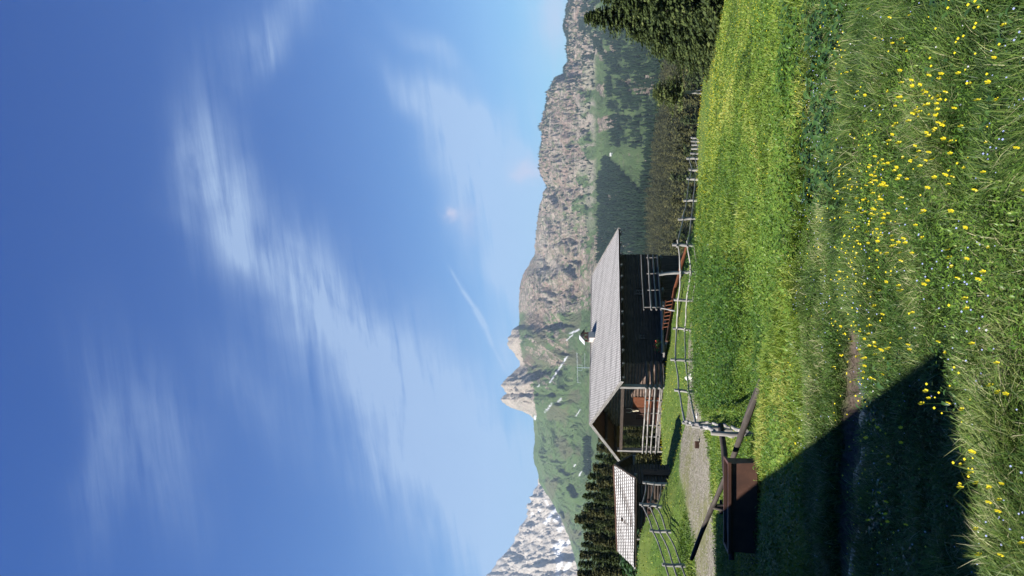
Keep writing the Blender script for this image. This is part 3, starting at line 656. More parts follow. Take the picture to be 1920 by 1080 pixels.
# small bright bush by the shed
p = P(30, 1172, 56); zb_ = gz1(p.x, 56)
rt = root('bush', (p.x, 56, zb_), 'light green rounded bush above the left end of the shed roof', 'bush')
v, f, t = conifer_data(p.z - zb_ + .3, 2.2, 160, 9, .4, 77, droop=-.1, power=.4); mesh_np('crown', v, f, M_dock, rt, {'tint': t * .6})
mb = MB(); mb.log((0, 0, -.3), (0, 0, 1.2), .06, .03); mb.build('trunk', M_bark, rt, origin=(0, 0, 0))

# forest on the valley flank: single trees for the nearest, one mesh for the rest
def tri_tree(h, ra, seed, n=9, lay=7):
    """low spruce: ragged whorls of pointed faces"""
    r = np.random.default_rng(seed); vs = []; ts = []
    for i in range(lay):
        t0 = i / lay; z0 = h * (.04 + .96 * t0); rr_ = ra * (1 - t0) ** .9
        for k in range(n):
            a_ = 2 * np.pi * (k + r.random()) / n; q = rr_ * r.uniform(.7, 1.15); w_ = .45 * rr_ + .08
            zt_ = z0 + h * 1.55 / lay; zo = z0 - h * .03 * r.random()
            vs += [(0, 0, min(h, zt_)), (np.cos(a_) * q - np.sin(a_) * w_, np.sin(a_) * q + np.cos(a_) * w_, zo), (np.cos(a_) * q * 1.15, np.sin(a_) * q * 1.15, zo - .12 * h / lay), (np.cos(a_) * q + np.sin(a_) * w_, np.sin(a_) * q - np.cos(a_) * w_, zo + .03 * h)]
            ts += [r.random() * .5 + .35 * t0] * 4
    vs = np.array(vs); return vs, np.arange(len(vs)).reshape(-1, 4), np.clip(np.array(ts), 0, 1)
def land_z(x, y):
    """height on the mountain sheet"""
    uu = x / y * F * (CT + .12 * ST) + 540; j = np.interp(uu, US, np.arange(len(US))); i = np.interp(y, rs, np.arange(len(rs)))
    i0 = np.clip(i.astype(int), 0, len(rs) - 2); j0 = np.clip(j.astype(int), 0, len(US) - 2); fi = i - i0; fj = j - j0
    return (Z2[i0, j0] * (1 - fi) + Z2[i0 + 1, j0] * fi) * (1 - fj) + (Z2[i0, j0 + 1] * (1 - fi) + Z2[i0 + 1, j0 + 1] * fi) * fj
def scatter_mesh(name, label, pos, hs_, ras, variants, mt, seed, kind='stuff'):
    r = np.random.default_rng(seed); V = []; FF = []; TT = []; b0 = 0
    which = r.integers(0, len(variants), len(pos)); rot = r.random(len(pos)) * 6.28; tb = r.normal(0, .16, len(pos))
    for k, (vv, ff, tt) in enumerate(variants):
        idx = np.where(which == k)[0]
        if not len(idx): continue
        c, s = np.cos(rot[idx])[:, None], np.sin(rot[idx])[:, None]
        x = (vv[None, :, 0] * c - vv[None, :, 1] * s) * ras[idx][:, None] + pos[idx, 0][:, None]; y = (vv[None, :, 0] * s + vv[None, :, 1] * c) * ras[idx][:, None] + pos[idx, 1][:, None]
        z = vv[None, :, 2] * hs_[idx][:, None] + pos[idx, 2][:, None]
        V.append(np.stack([x, y, z], -1).reshape(-1, 3)); nv = len(vv)
        FF.append((ff[None] + (np.arange(len(idx)) * nv)[:, None, None]).reshape(-1, ff.shape[1]) + b0); b0 += len(idx) * nv
        TT.append(np.clip(tt[None, :] + tb[idx][:, None], 0, 1).reshape(-1))
    o = mesh_np(name, np.concatenate(V), np.concatenate(FF), mt, None, {'tint': np.concatenate(TT)})
    return setp(o, label, kind=kind)
# mid forest points
r_ = np.random.default_rng(99)
n_ = 9000; D = np.sqrt(r_.random(n_) * (950 ** 2 - 215 ** 2) + 215 ** 2); uu = r_.uniform(-120, 1220, n_)
x_ = (uu - 540) / F * D / 1.02; z_ = land_z(x_, D)
ok = (r_.random(n_) < np.where(D < 500, 1.0, .75)); x_, D, z_ = x_[ok], D[ok], z_[ok]
o_ = np.argsort(D); x_, D, z_ = x_[o_], D[o_], z_[o_]
# single trees: mesh shared, crown and trunk in one (parts are too small to see)
mids = []
for i in range(5):
    hh = [12, 13, 10.5, 11.5, 9.5][i]; v, f, t = conifer_data(hh, 2.3, 130, 7, .95, 300 + i, droop=.35, power=.8)
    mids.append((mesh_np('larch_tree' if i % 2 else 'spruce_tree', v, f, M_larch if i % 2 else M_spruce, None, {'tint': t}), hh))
sel = np.where((np.abs(x_ / D) < .40))[0][:300]; used = set(sel.tolist())
for q, i in enumerate(sel):
    k = q % 5; o0 = mids[k][0]
    o = o0 if q < 5 else o0.copy()
    if q >= 5: C.objects.link(o)
    o.location = (x_[i], D[i], z_[i] - .3); o.rotation_euler = (0, 0, q * 2.1); s_ = r_.uniform(.75, 1.2); o.scale = (s_, s_, s_ * r_.uniform(.9, 1.15))
    setp(o, 'brownish green conifer in the wood below the meadow crest', 'tree', 'conifers in the wood below the meadow')
rest = np.array([i for i in range(len(x_)) if i not in used])
var = []
for i in range(6):
    v_, f_, t_ = conifer_data(10, 2.6, 60, 4, 1.0, 520 + i, droop=.25, power=.7); v_ = v_ / np.array([2.6, 2.6, 10]); var.append((v_, f_, t_))
pos = np.stack([x_[rest], D[rest], z_[rest] - .3], -1); hh = r_.uniform(7.0, 13, len(rest))
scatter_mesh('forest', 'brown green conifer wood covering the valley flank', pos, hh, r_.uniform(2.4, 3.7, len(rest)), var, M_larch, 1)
# far forests on the mountain
n_ = 60000; D = np.sqrt(r_.random(n_) * (3300 ** 2 - 900 ** 2) + 900 ** 2); uu = r_.uniform(-80, 1160, n_); x_ = (uu - 540) / F * D / 1.02; z_ = land_z(x_, D)
pu, pv = proj(x_, D, z_); cf = cover(pu, pv); ok = (cf > .5) & (r_.random(n_) < .62) 
strip = (np.abs(pv - 1104) < 5) & (pu > 190) & (pu < 262); ok = ok | (strip & (r_.random(n_) < .8))
pos = np.stack([x_[ok], D[ok], z_[ok] - .5], -1); far2 = [tri_tree(1, 1, 700 + i, 6, 4) for i in range(5)]
hh = r_.uniform(9, 17, len(pos)); scatter_mesh('mountain_forest', 'dark conifer woods scattered over the mountain pastures', pos, hh, r_.uniform(3, 5, len(pos)), far2, M_far, 2)
# trees dotted on the cliffs and along the crest at the right
n_ = 26000; D = r_.uniform(2700, 4590, n_); uu = r_.uniform(560, 1110, n_); x_ = (uu - 540) / F * D / 1.02; z_ = land_z(x_, D); pu, pv = proj(x_, D, z_)
nn = fbm(pu / 9, pv / 7 + 50, 3); top = np.interp(pu, RL[:, 0], RL[:, 1])
pr_ = .05 + .5 * (nn > .6) + .9 * sstep(900, 1000, pu) * (nn > .46) + .9 * ((pv - top) < 7) * sstep(740, 860, pu); pr_ *= sstep(590, 700, pu) * .8
ok = r_.random(n_) < pr_ * .42
pos = np.stack([x_[ok], D[ok], z_[ok] - 2], -1); scatter_mesh('cliff_trees', 'small dark conifers dotting the cliffs and the crest', pos, r_.uniform(8, 17, len(pos)), r_.uniform(3, 6, len(pos)), far2, M_far, 3)

# tiny huts on the mountain
def tiny_hut(u, v, D, w_, l_, h_, label, wm, rm, rz=0.0):
    p = P(u, v, D); z = float(land_z(np.array([p.x]), np.array([D]))[0]); rt = root('mountain_hut', (p.x, D, z), label, 'hut')
    ax = Vector((math.cos(rz), math.sin(rz), 0)); ay = Vector((-math.sin(rz), math.cos(rz), 0)); c = Vector((p.x, D, z))
    mb = MB(); mb.box(c + Vector((0, 0, h_ * .5 - 1)), (l_, w_, h_ + 2), ax, ay)
    mb.prism([c + ax * (-l_ / 2) + ay * (-w_ / 2) + Vector((0, 0, h_)), c + ax * (-l_ / 2) + ay * (w_ / 2) + Vector((0, 0, h_)), c + ax * (-l_ / 2) + Vector((0, 0, h_ + w_ * .32))], ax * l_); mb.build('wall', wm, rt)
    mb = MB()
    for s in (-1, 1):
        e = c + ay * (s * w_ * .6) + Vector((0, 0, h_ - .3)); tp = c + Vector((0, 0, h_ + w_ * .36))
        mb.prism([e - ax * l_ * .56, tp - ax * l_ * .56, tp + ax * l_ * .56, e + ax * l_ * .56], (0, 0, .5))
    mb.build('roof', rm, rt)
tiny_hut(790, 1141, 2050, 6, 8, 3, 'tiny white hut on the green slope at the tip of the dark wood', M_white, M_white)
tiny_hut(222, 1103, 2400, 9, 14, 5, 'tiny pale house in a strip of trees on the slope above the shed', M_white, M_stone, .4)
tiny_hut(203, 1101, 2450, 6, 9, 4, 'tiny grey hut just left of the pale house on the slope', M_stone, M_hut, .9)

# ------------------------------------------------------------------ the long hut
PHI = math.radians(40); EA = Vector((math.cos(PHI), math.sin(PHI), 0)); EW = Vector((-math.sin(PHI), math.cos(PHI), 0))
P0 = P(365, 1165, 56); PZ = Vector((P0.x, P0.y, 0)); ZE = P0.z; RISE = 2.32; LR = 15.2; WR = 12.0; ZF = EYE - 4.2
def CL(a_, w_, z): return PZ + EA * a_ + EW * w_ + Vector((0, 0, z))
def roofz(w_): return ZE + RISE * (1 - abs(w_ - WR / 2) / (WR / 2))
hut = root('alpine_hut', CL(LR / 2, WR / 2, ZF), 'large dark log hut with a long pale shingle roof, open gable porch and balcony', 'hut')
SLN = math.hypot(WR / 2, RISE); UPZ = Vector((0, 0, 1))
def roof_slope(side, name='roof'):
    mb = MB(); n = 26; rl = 0.25
    sv = (EW * (WR / 2) * (1 if side == 0 else -1) + UPZ * RISE).normalized(); nv = EA.cross(sv); nv = nv if nv.z > 0 else -nv
    st = CL(0, 0 if side == 0 else WR, ZE)
    for i in range(n):
        s0 = i * SLN / n; s1 = (i + 1) * SLN / n + .05
        q = [(s0, .05), (s1, .018)]
        a0 = -.02 * random.random(); a1 = LR + .02 * random.random()
        vs = []; lcs = []; K = 24
        for (s_, hh_) in q:
            for k in range(K + 1):
                a_ = a0 + (a1 - a0) * k / K; wv_ = .012 * math.sin(a_ * 1.7 + i) + .03 * math.sin(a_ * .42 + 1) * math.sin(s_ * .5)
                vs.append(st + EA * a_ + sv * s_ + nv * (hh_ + wv_ * .6)); lcs.append((a_, i * .25 + (.0 if s_ == s0 else .2499), 0))
        for k in range(K + 1):
            a_ = a0 + (a1 - a0) * k / K; wv_ = .012 * math.sin(a_ * 1.7 + i) + .03 * math.sin(a_ * .42 + 1) * math.sin(s0 * .5)
            vs.append(st + EA * a_ + sv * s0 + nv * (wv_ * .6 + .012)); lcs.append((a_, i * .25 + .001, 0))
        fs = [(k, k + 1, K + 2 + k, K + 1 + k) for k in range(K)] + [(2 * K + 2 + k, 2 * K + 3 + k, k + 1, k) for k in range(K)]
        mb.add(vs, fs, lcs)
    return mb.build(name, M_roof, hut)
roof_slope(0); roof_slope(1)
# boarding under the shingles
for side in (0, 1):
    mb = MB(); w0, w1 = (0.02, 5.99) if side == 0 else (WR - .02, 6.01)
    mb.prism([CL(0.03, w0, roofz(w0) - .01), CL(LR - .03, w0, roofz(w0) - .01), CL(LR - .03, w1, roofz(w1) - .01), CL(.03, w1, roofz(w1) - .01)], (0, 0, -.07)); mb.build('roof_boarding', M_boards, hut)
mb = MB(); mb.log(CL(-.05, WR / 2, ZE + RISE + .02), CL(LR + .05, WR / 2, ZE + RISE + .02), .075, None, 7, 20, .01); mb.build('ridge_cap', M_grey, hut)
for a_ in (-.06, LR + .06):
    for s in (0, 1):
        w0 = 0 if s == 0 else WR; mb = MB()
        p0 = CL(a_, w0 - (.1 if s == 0 else -.1), roofz(w0) - .06); p1 = CL(a_, WR / 2, roofz(WR / 2) - .02); d = (p1 - p0)
        mb.box((p0 + p1) / 2, (d.length, .05, .24), d, EA.cross(d).cross(d) * 0 + EA, None); mb.build('verge_board', M_grey, hut)
# rafters: round ends under the near eave, purlins under the gable
for k in range(13):
    a_ = .35 + k * (LR - .7) / 12; mb = MB(); s_ = 1
    mb.log(CL(a_, -.06, roofz(0) - .20), CL(a_, 1.6, roofz(1.6) - .20), .085, .085, 8, 2); mb.build('rafter', M_grey, hut)
for w_ in (.9, 3.4, 6, 8.6, 10.6):
    mb = MB(); mb.log(CL(.12, w_, roofz(w_) - .27), CL(LR - .2, w_, roofz(w_) - .27), .13, .13, 8, 6); mb.build('purlin', M_dark, hut)
def logwall(a0, w0, a1, w1, z0, ztop, mt, name, r=.125, top=None):
    mb = MB(); z = z0 + r; p = lambda t: (a0 + (a1 - a0) * t, w0 + (w1 - w0) * t)
    while z - r < (ztop if top is None else max(top(p(k / 20)[1]) for k in range(21))) - .02:
        ts = [k / 60 for k in range(61) if top is None or z + r * .5 < top(p(k / 60)[1]) - .28]
        if len(ts) > 3:
            q0 = p(ts[0]); q1 = p(ts[-1]); mb.log(CL(q0[0], q0[1], z), CL(q1[0], q1[1], z), r * 1.04, None, 8, 5, .008, flat=1.0)
        z += r * 1.85
    return mb.build(name, mt, hut)
AG, AE, WN, WF = 2.4, 12.9, .9, 10.3
logwall(AG - .15, WN, AE + .15, WN, ZF - .1, ZE, M_dark, 'wall')
logwall(AG, WN, AG, WF, ZF - .1, 0, M_logwall, 'wall', top=roofz)
logwall(AE, WN, AE, WF, ZF - .1, 0, M_dark, 'wall', top=roofz)
logwall(AG, WF, AE, WF, ZF - .1, ZE, M_dark, 'wall')
# stone and log base falling with the ground
mb = MB()
for i in range(22):
    a0 = AG - .1 + i * (AE - AG + .2) / 22; a1 = a0 + (AE - AG + .2) / 22 - .01; zb_ = gz1(CL(a0, WN, 0).x, CL(a0, WN, 0).y) - .4
    mb.box(CL((a0 + a1) / 2, WN + .25, (zb_ + ZF - .1) / 2), (a1 - a0 - .01, .5, ZF - .1 - zb_), EA, EW)
mb.build('foundation', M_dark, hut)
mb = MB(); zb_ = ZF - 3; mb.box(CL(AE - .27, (WN + WF) / 2, (zb_ + ZF) / 2 - .1), (.5, WF - WN - .3, ZF - zb_), EA, EW); mb.box(CL(AG + .27, (WN + WF) / 2, (zb_ + ZF) / 2 - .1), (.5, WF - WN - .3, ZF - zb_ - .2), EA, EW); mb.build('foundation', M_dark, hut)
# porch deck, corner posts, tie beam
mb = MB()
for i in range(9): mb.box(CL(.15 + i * .26, 5.6, ZF - .06), (.25, 9.4, .06), EA, EW)
mb.build('porch_floor', M_grey, hut)
for w_ in (.9, 10.4):
    mb = MB(); q = CL(.16, w_, 0); mb.box(CL(.16, w_, (ZE + gz1(q.x, q.y)) / 2), (.26, .26, ZE - gz1(q.x, q.y) + .3), EA, EW); mb.build('post', M_grey, hut)
mb = MB(); mb.box(CL(.16, 5.65, ZE - .12), (.2, 9.6, .22), EA, EW); mb.box(CL(1.3, .9, ZE - .1), (2.3, .2, .22), EA, EW); mb.build('tie_beam', M_dark, hut)
# porch front rails
mb = MB(); 
for z in (ZF + .25, ZF + .62, ZF + .98, ZF + 1.28): mb.log(CL(-.05, .7, z), CL(-.02, 10.6, z - .1), .065, .05, 7, 8, .03)
mb.build('porch_railing', M_grey, hut)
for w_ in (2.6, 4.4, 6.2, 8.0, 9.6):
    mb = MB(); mb.log(CL(.06, w_, ZF - .5), CL(.06, w_, ZF + 1.25), .055, .05, 7, 4, .02); mb.build('railing_post', M_grey, hut)
mb = MB()
for k in range(4): mb.log(CL(.1, .85, ZF + .12 + k * .34), CL(2.3, .85, ZF + .12 + k * .34), .13, .12, 8, 4, .015)
mb.build('porch_side_logs', M_logwall, hut)
# orange boarded lower wall, door and window in the gable wall
mb = MB()
for k in range(8): mb.box(CL(AG - .16, 5.75 + k * .19, ZF + 1.0), (.04, .17, 2.0), EA, EW)
dr = mb.build('door', M_red, hut); dr['label'] = 'orange brown plank door'
mb = MB(); mb.box(CL(AG - .21, 5.9, ZF + 1.0), (.05, .05, .22), EA, EW); mb.build('handle', M_tin, dr)
mb = MB()
for k in range(14): mb.box(CL(AG - .155, 7.35 + k * .2, ZF + 1.35), (.04, .19, 2.8), EA, EW)
mb.build('panelling', M_boards, hut)
def window(c, w_, h_, ax, ay, fm, name='window'):
    mb = MB(); t = .08
    for s in (-1, 1): mb.box(c + ax * s * (w_ / 2), (t, .1, h_ + t), ax, ay); mb.box(c + UPZ * s * (h_ / 2), (w_ - t, .1, t), ax, ay)
    mb.box(c, (.03, .05, h_ - t), ax, ay); mb.box(c + ay * .004, (w_ - t, .05, .03), ax, ay); f_ = mb.build(name, fm, hut)
    mb = MB(); mb.box(c + ay * .06, (w_ - t, .01, h_ - t), ax, ay); mb.build('pane', M_glass, f_); return f_
m = mat('window glass'); b = NB(m); b.out((.02, .024, .03), .06, spec=.6); M_glass = m
window(CL(AG - .22, 8.5, ZF + 1.4), .8, .7, EW, EA, M_brown)
window(CL(4.6, WN - .15, ZF + 1.35), .6, .6, EA, EW, M_dark); window(CL(9.0, WN - .15, ZF + 1.5), .7, .7, EA, EW, M_dark)
# walkway along the near wall and balcony
mb = MB(); mb.box(CL(4.6, .1, ZF - .05), (4.6, .9, .1), EA, EW); mb.log(CL(2.2, -.42, ZF + .06), CL(7.0, -.42, ZF - .12), .11, .09, 8, 6, .01); mb.build('walkway', M_grey, hut)
for a_ in (3.0, 5.0, 6.8): mb = MB(); mb.log(CL(a_, .95, ZF - .22), CL(a_, -.6, ZF - .22), .09, .09, 8, 2); mb.build('bracket', M_grey, hut)
B0, B1, BW = 6.3, 11.6, -.62
mb = MB(); mb.box(CL((B0 + B1) / 2, .1, ZF - .05), (B1 - B0, 1.4, .08), EA, EW); bal = mb.build('balcony', M_brown, hut)
for z, r in ((ZF + .02, .06), (ZF + .36, .07), (ZF + .74, .075), (ZF + 1.30, .045)):
    mb = MB(); mb.log(CL(B0 - .25, BW, z), CL(B1 + .1, BW, z + .04), r, r * .9, 8, 6, .015); mb.build('rail', M_grey, bal)
for i in range(4):
    a_ = B0 + .1 + i * (B1 - B0 - .2) / 3; mb = MB(); mb.log(CL(a_, BW + .1, ZF - .35), CL(a_, BW + .1, ZF + 1.3 - (.35 if i else 0)), .065, .055, 8, 3, .01)
    mb.log(CL(a_, 1.0, ZF - .2), CL(a_, BW - .15, ZF - .2), .085, .085, 8, 2); mb.build('post', M_grey, bal)
# flower box
fb = root('flower_box', CL(2.9, -.25, ZF + .12), 'window box of red geraniums at the left end of the walkway', 'flower box')
mb = MB(); mb.box(CL(2.9, -.25, ZF + .20), (.8, .22, .18), EA, EW); mb.build('box', M_brown, fb)
r_ = np.random.default_rng(8)
def cardcloud(c, ext, n, sz, seed):
    r = np.random.default_rng(seed); p = np.asarray(c) + r.normal(0, 1, (n, 3)) * np.asarray(ext); a1 = r.normal(0, 1, (n, 3)); a1 /= np.linalg.norm(a1, axis=1)[:, None]
    a2 = np.cross(a1, r.normal(0, 1, (n, 3))); a2 /= np.linalg.norm(a2, axis=1)[:, None]; s = (sz * r.uniform(.6, 1.3, n))[:, None]
    v = np.stack([p - a1 * s, p - a2 * s * .6, p + a1 * s, p + a2 * s * .6], 1).reshape(-1, 3); return v, np.arange(4 * n).reshape(-1, 4)
c_ = CL(2.9, -.3, ZF + .42) - fb.location; v, f = cardcloud(c_, (.22, .18, .11), 260, .05, 1); mesh_np('leaves', v, f, M_leafpot, fb)
v, f = cardcloud(c_ + Vector((0, -.05, .04)), (.22, .18, .09), 60, .045, 2); mesh_np('blossoms', v, f, M_redfl, fb)
# chimney
ch = CL(7.9, WR / 2 - .6, 0)
cz = roofz(WR / 2 - .6); ck = MB(); ck.box((ch.x, ch.y, cz + .1), (.62, .62, .7), EA, EW); chm = ck.build('chimney', M_plaster, hut)
mb = MB()
for s in (-1, 1):
    for t in (-1, 1): mb.box(Vector((ch.x, ch.y, cz + .62)) + EA * s * .22 + EW * t * .22, (.13, .13, .36), EA, EW)
mb.box((ch.x, ch.y, cz + .5), (.6, .6, .1), EA, EW); mb.build('flue', M_brick, chm)
mb = MB()
for s in (-1, 1):
    e = Vector((ch.x, ch.y, cz + .78)) + EA * s * .5; tp = Vector((ch.x, ch.y, cz + 1.08)); mb.prism([e - EW * .42, tp - EW * .42, tp + EW * .42, e + EW * .42], (0, 0, .05))
mb.build('chimney_cap', M_tin, chm)
mb = MB(); q = Vector((ch.x, ch.y, cz + 1.08)); mb.prism([q - EA * .62 - EW * .3 - UPZ * .32, q - EA * .62 + EW * .3 - UPZ * .32, q - EA * .02 + EW * .3 + UPZ * .12, q - EA * .02 - EW * .3 + UPZ * .12], (-.01, 0, .025)); mb.build('cowl', M_tinlight, chm)
mb = MB(); q = CL(8.45, WR / 2 - .35, roofz(WR / 2 - .35)); mb.log(q, q + UPZ * .42, .1, .1, 10, 2); mb.log(q + UPZ * .42, q + UPZ * .62, .16, .02, 10, 2); mb.build('vent_pipe', M_tin, hut)
# skull-shaped ornament, garland over the porch
mb = MB(); c_ = CL(AG - .4, 7.3, ZF + 1.75); mb.log(c_ + UPZ * .28, c_ - UPZ * .22, .10, .05, 8, 5, .02)
orn = mb.build('skull_ornament', M_cream, None, origin=c_); setp(orn, 'pale skull with antlers hanging under the porch gable', 'ornament')
mb = MB()
for s in (-1, 1):
    mb.log(c_ + UPZ * .25, c_ + EW * s * .30 + UPZ * .45, .02, .015, 6, 3); mb.log(c_ + EW * s * .30 + UPZ * .45, c_ + EW * s * .25 + UPZ * .8, .015, .008, 6, 3)
an = mb.build('antlers', M_cream, None, origin=c_); an.parent = orn; an.location = (0, 0, 0)
# aerial
ap = CL(5.2, WR / 2, ZE + RISE); ae = root('tv_aerial', ap, 'thin television aerial on a mast on the ridge left of the chimney', 'aerial')
mb = MB(); mb.log(ap, ap + UPZ * 1.15, .022, .02, 6, 2); mb.build('mast', M_alu, ae)
BX = Vector((1, .15, 0)).normalized(); BY = Vector((-.15, 1, 0))
mb = MB(); c_ = ap + UPZ * 1.05; mb.log(c_ - BX * 1.25, c_ + BX * 1.25 + UPZ * .12, .014, .014, 5, 2)
for k in range(20): q = c_ + BX * (-1.2 + k * .125) + UPZ * .05; mb.log(q - BY * .2, q + BY * .2, .009, .009, 5, 1); mb.log(q - UPZ * .05, q + UPZ * .05, .009, .009, 5, 1)
mb.log(c_ - BX * 1.2, c_ - BX * 1.25 - UPZ * .25, .012, .012, 5, 1); mb.build('boom', M_alu, ae)
mb = MB(); c_ = ap + UPZ * .5; mb.log(c_ - BX * .1, c_ + BX * 1.2, .014, .014, 5, 2); 
for k in range(5): q = c_ + BX * (.1 + k * .25); mb.log(q - BY * .5, q + BY * .5, .009, .009, 5, 1)
for s in (-.22, .22): mb.log(c_ + BX * s + UPZ * .22, c_ + BX * s + UPZ * .55, .011, .011, 5, 1)
mb.log(c_ - BX * .22 + UPZ * .22, c_ + BX * .22 + UPZ * .22, .011, .011, 5, 1); mb.build('boom', M_alu, ae)

# timber beam and ladder lying on the slope below the hut
def gp(u, D, dz=0.0):
    x = (u - 540) / F * D / 1.018; return Vector((x, D, gz1(x, D) + dz))
def onpx(u, v, D): return P(u, v, D)
mb = MB(); mb.log(onpx(617, 1288, 57), onpx(540, 1266, 57.5), .13, .14, 8, 8, .02); mb.log(onpx(540, 1266, 57.5), onpx(515, 1261, 57), .14, .13, 8, 4, .01)
setp(mb.build('timber_log', M_red, None, origin=onpx(617, 1288, 57)), 'long reddish brown log lying on the slope below the balcony', 'log')
mb = MB(); mb.log(onpx(520, 1265, 57), onpx(440, 1250, 54.5), .10, .10, 8, 6, .02)
setp(mb.build('timber_log', M_brown, None, origin=onpx(520, 1265, 57)), 'brown log lying along the foot of the hut under the ladder', 'log')
ld = root('ladder', onpx(520, 1262, 56.6), 'reddish wooden ladder leaning sideways against the foot of the hut', 'ladder')
lo0, lo1 = onpx(520, 1263, 56.6), onpx(464, 1253, 55.2); hi0, hi1 = onpx(517, 1249, 57.2), onpx(463, 1243, 55.8)
for p0, p1 in ((lo0, lo1), (hi0, hi1)): mb = MB(); mb.log(p0, p1, .045, .045, 7, 3); mb.build('side_rail', M_red, ld)
for k in range(8):
    t = (k + .5) / 8; mb = MB(); mb.log(lo0.lerp(lo1, t), hi0.lerp(hi1, t), .035, .035, 6, 1); mb.build('rung', M_red, ld)
mb = MB(); mb.log(onpx(497, 1266, 53), onpx(502, 1240, 54), .05, .045, 7, 4, .02); setp(mb.build('leaning_stake', M_pale, None, origin=onpx(497, 1266, 53)), 'short pale stake leaning in front of the ladder', 'stake')

# ------------------------------------------------------------------ the shed
PSI = math.radians(8); SA = Vector((-math.cos(PSI), math.sin(PSI), 0)); SW = Vector((math.sin(PSI), math.cos(PSI), 0))
e0 = P(183, 1191.5, 46); e1 = P(16, 1190, 47); f0 = P(228.5, 1189, 49.6)
r0_ = (e0 + f0) / 2; r0_.z = P(207.5, 1152.5, r0_.y).z; f1 = e1 + (f0 - e0); r1_ = (e1 + f1) / 2; r1_.z = P(43, 1159, r1_.y).z
shed = root('log_shed', Vector((e0.x - 1, e0.y + 1.5, gz1(e0.x - 1, e0.y + 1.5))), 'small dark log shed with a pale shingle gable roof, dug into the grassy bank', 'shed')
for (A0, A1, B0_, B1_) in ((e0, e1, r0_, r1_), (f0, f1, r0_, r1_)):
    mb = MB(); n = 10; nv = (A1 - A0).cross(B0_ - A0).normalized(); nv = nv if nv.z > 0 else -nv; LL = (A1 - A0).length; K = 14
    for i in range(n):
        vs = []; lcs = []
        for (t, hh_) in ((i / n, .07), ((i + 1) / n + .012, .025), (i / n, .02)):
            for k in range(K + 1):
                q = k / K; wv_ = .03 * math.sin(q * 9 + i * .7) + .02 * math.sin(q * 23 + i)
                vs.append(A0.lerp(A1, q).lerp(B0_.lerp(B1_, q), min(t, 1)) + nv * (hh_ + wv_ * .5)); lcs.append((q * LL, (i + (0 if hh_ != .025 else .99)) * .25, 0))
        mb.add(vs, [(k, k + 1, K + 2 + k, K + 1 + k) for k in range(K)] + [(2 * K + 2 + k, 2 * K + 3 + k, k + 1, k) for k in range(K)], lcs)
    mb.build('roof', M_roof, shed)
    mb = MB(); ins = (A1 - A0).normalized() * .03; mb.prism([A0 + ins, A1 - ins, B1_ - ins, B0_ + ins], (0, 0, -.07)); mb.build('roof_boarding', M_dark, shed)
mb = MB(); mb.log(r0_ + UPZ * .05, r1_ + UPZ * .05, .06, None, 7, 8, .02); mb.build('ridge_cap', M_brown, shed)
for (A0, B0_) in ((e0, r0_), (f0, r0_)):
    mb = MB(); d = B0_ - A0; mb.box((A0 + B0_) / 2 - SA * .05 - UPZ * .05, (d.length + .1, .05, .16), d, SA); mb.build('verge_board', M_dark, shed)
wc = [e0 + SA * .55 + SW * .45, e0 + SA * 3.2 + SW * .45, f0 + SA * 3.2 - SW * .45, f0 + SA * .55 - SW * .45]
zt_ = e0.z - .02
def shwall(p, q, z1, apex=None, nm='wall'):
    mb = MB(); zlo = min(gz1(p.x, p.y), gz1(q.x, q.y)) - .3; z = zlo + .1
    while z < z1: mb.log(Vector((p.x, p.y, z)), Vector((q.x, q.y, z)), .105, None, 8, 3, .01); z += .19
    if apex is not None:
        while z < apex - .35:
            t = (z - z1) / (apex - z1); a_ = Vector((p.x, p.y, z)).lerp(Vector((q.x, q.y, z)), t / 2); b_ = Vector((p.x, p.y, z)).lerp(Vector((q.x, q.y, z)), 1 - t / 2)
            mb.log(a_, b_, .105, None, 8, 2); z += .19
    mb.build(nm, M_dark, shed)
shwall(wc[0], wc[1], zt_ + .2); shwall(wc[3], wc[0], zt_ + .2, r0_.z); shwall(wc[2], wc[3], zt_ + .2); shwall(wc[1], wc[2], zt_ + .2, r0_.z)
q = (wc[0] + wc[3]) / 2 - SA * .16; zg = gz1(q.x, q.y)
mb = MB()
for k in range(5): mb.box(Vector((q.x, q.y, zg + .85)) + SW * (-.36 + k * .18), (.04, .17, 1.6), SA, SW)
d_ = mb.build('door', M_brown, shed); mb = MB(); mb.box(Vector((q.x, q.y, zg + .9)) - SA * .05 + SW * .3, (.05, .04, .2), SA, SW); mb.build('handle', M_tin, d_)
for p_ in (e0 + SW * .5, f0 - SW * .5): mb = MB(); mb.log(Vector((p_.x, p_.y, zt_ - .02)) - SA * .1, Vector((p_.x, p_.y, zt_ - .02)) + SA * 5.9, .09, .09, 8, 3); mb.build('purlin', M_grey, shed)
# props at the left end, standing on the bank
for p_ in (e0 + SA * 5.4 + SW * .5, f0 + SA * 5.4 - SW * .5):
    mb = MB(); zg = gz1(p_.x, p_.y) - .4; mb.log(Vector((p_.x, p_.y, zg)), Vector((p_.x, p_.y, max(zg + .5, zt_))), .1, .1, 8, 2); mb.build('post', M_grey, shed)
# firewood pile beside the shed
wp = onpx(140, 1212, 45.2); pile = root('firewood_stack', Vector((wp.x, wp.y, gz1(wp.x, wp.y))), 'low stack of split firewood under the shed eave', 'firewood')
k = 0
for row in range(3):
    for c_ in range(5):
        mb = MB(); q = Vector((wp.x - 1.2 + c_ * .27 + (row % 2) * .12, wp.y, gz1(wp.x, wp.y) + .1 + row * .2)); mb.log(q, q + Vector((.02, .6, 0)), random.uniform(.08, .12), None, 6, 1, .01); mb.build('log', random.choice([M_dark, M_boards, M_pole]), pile)

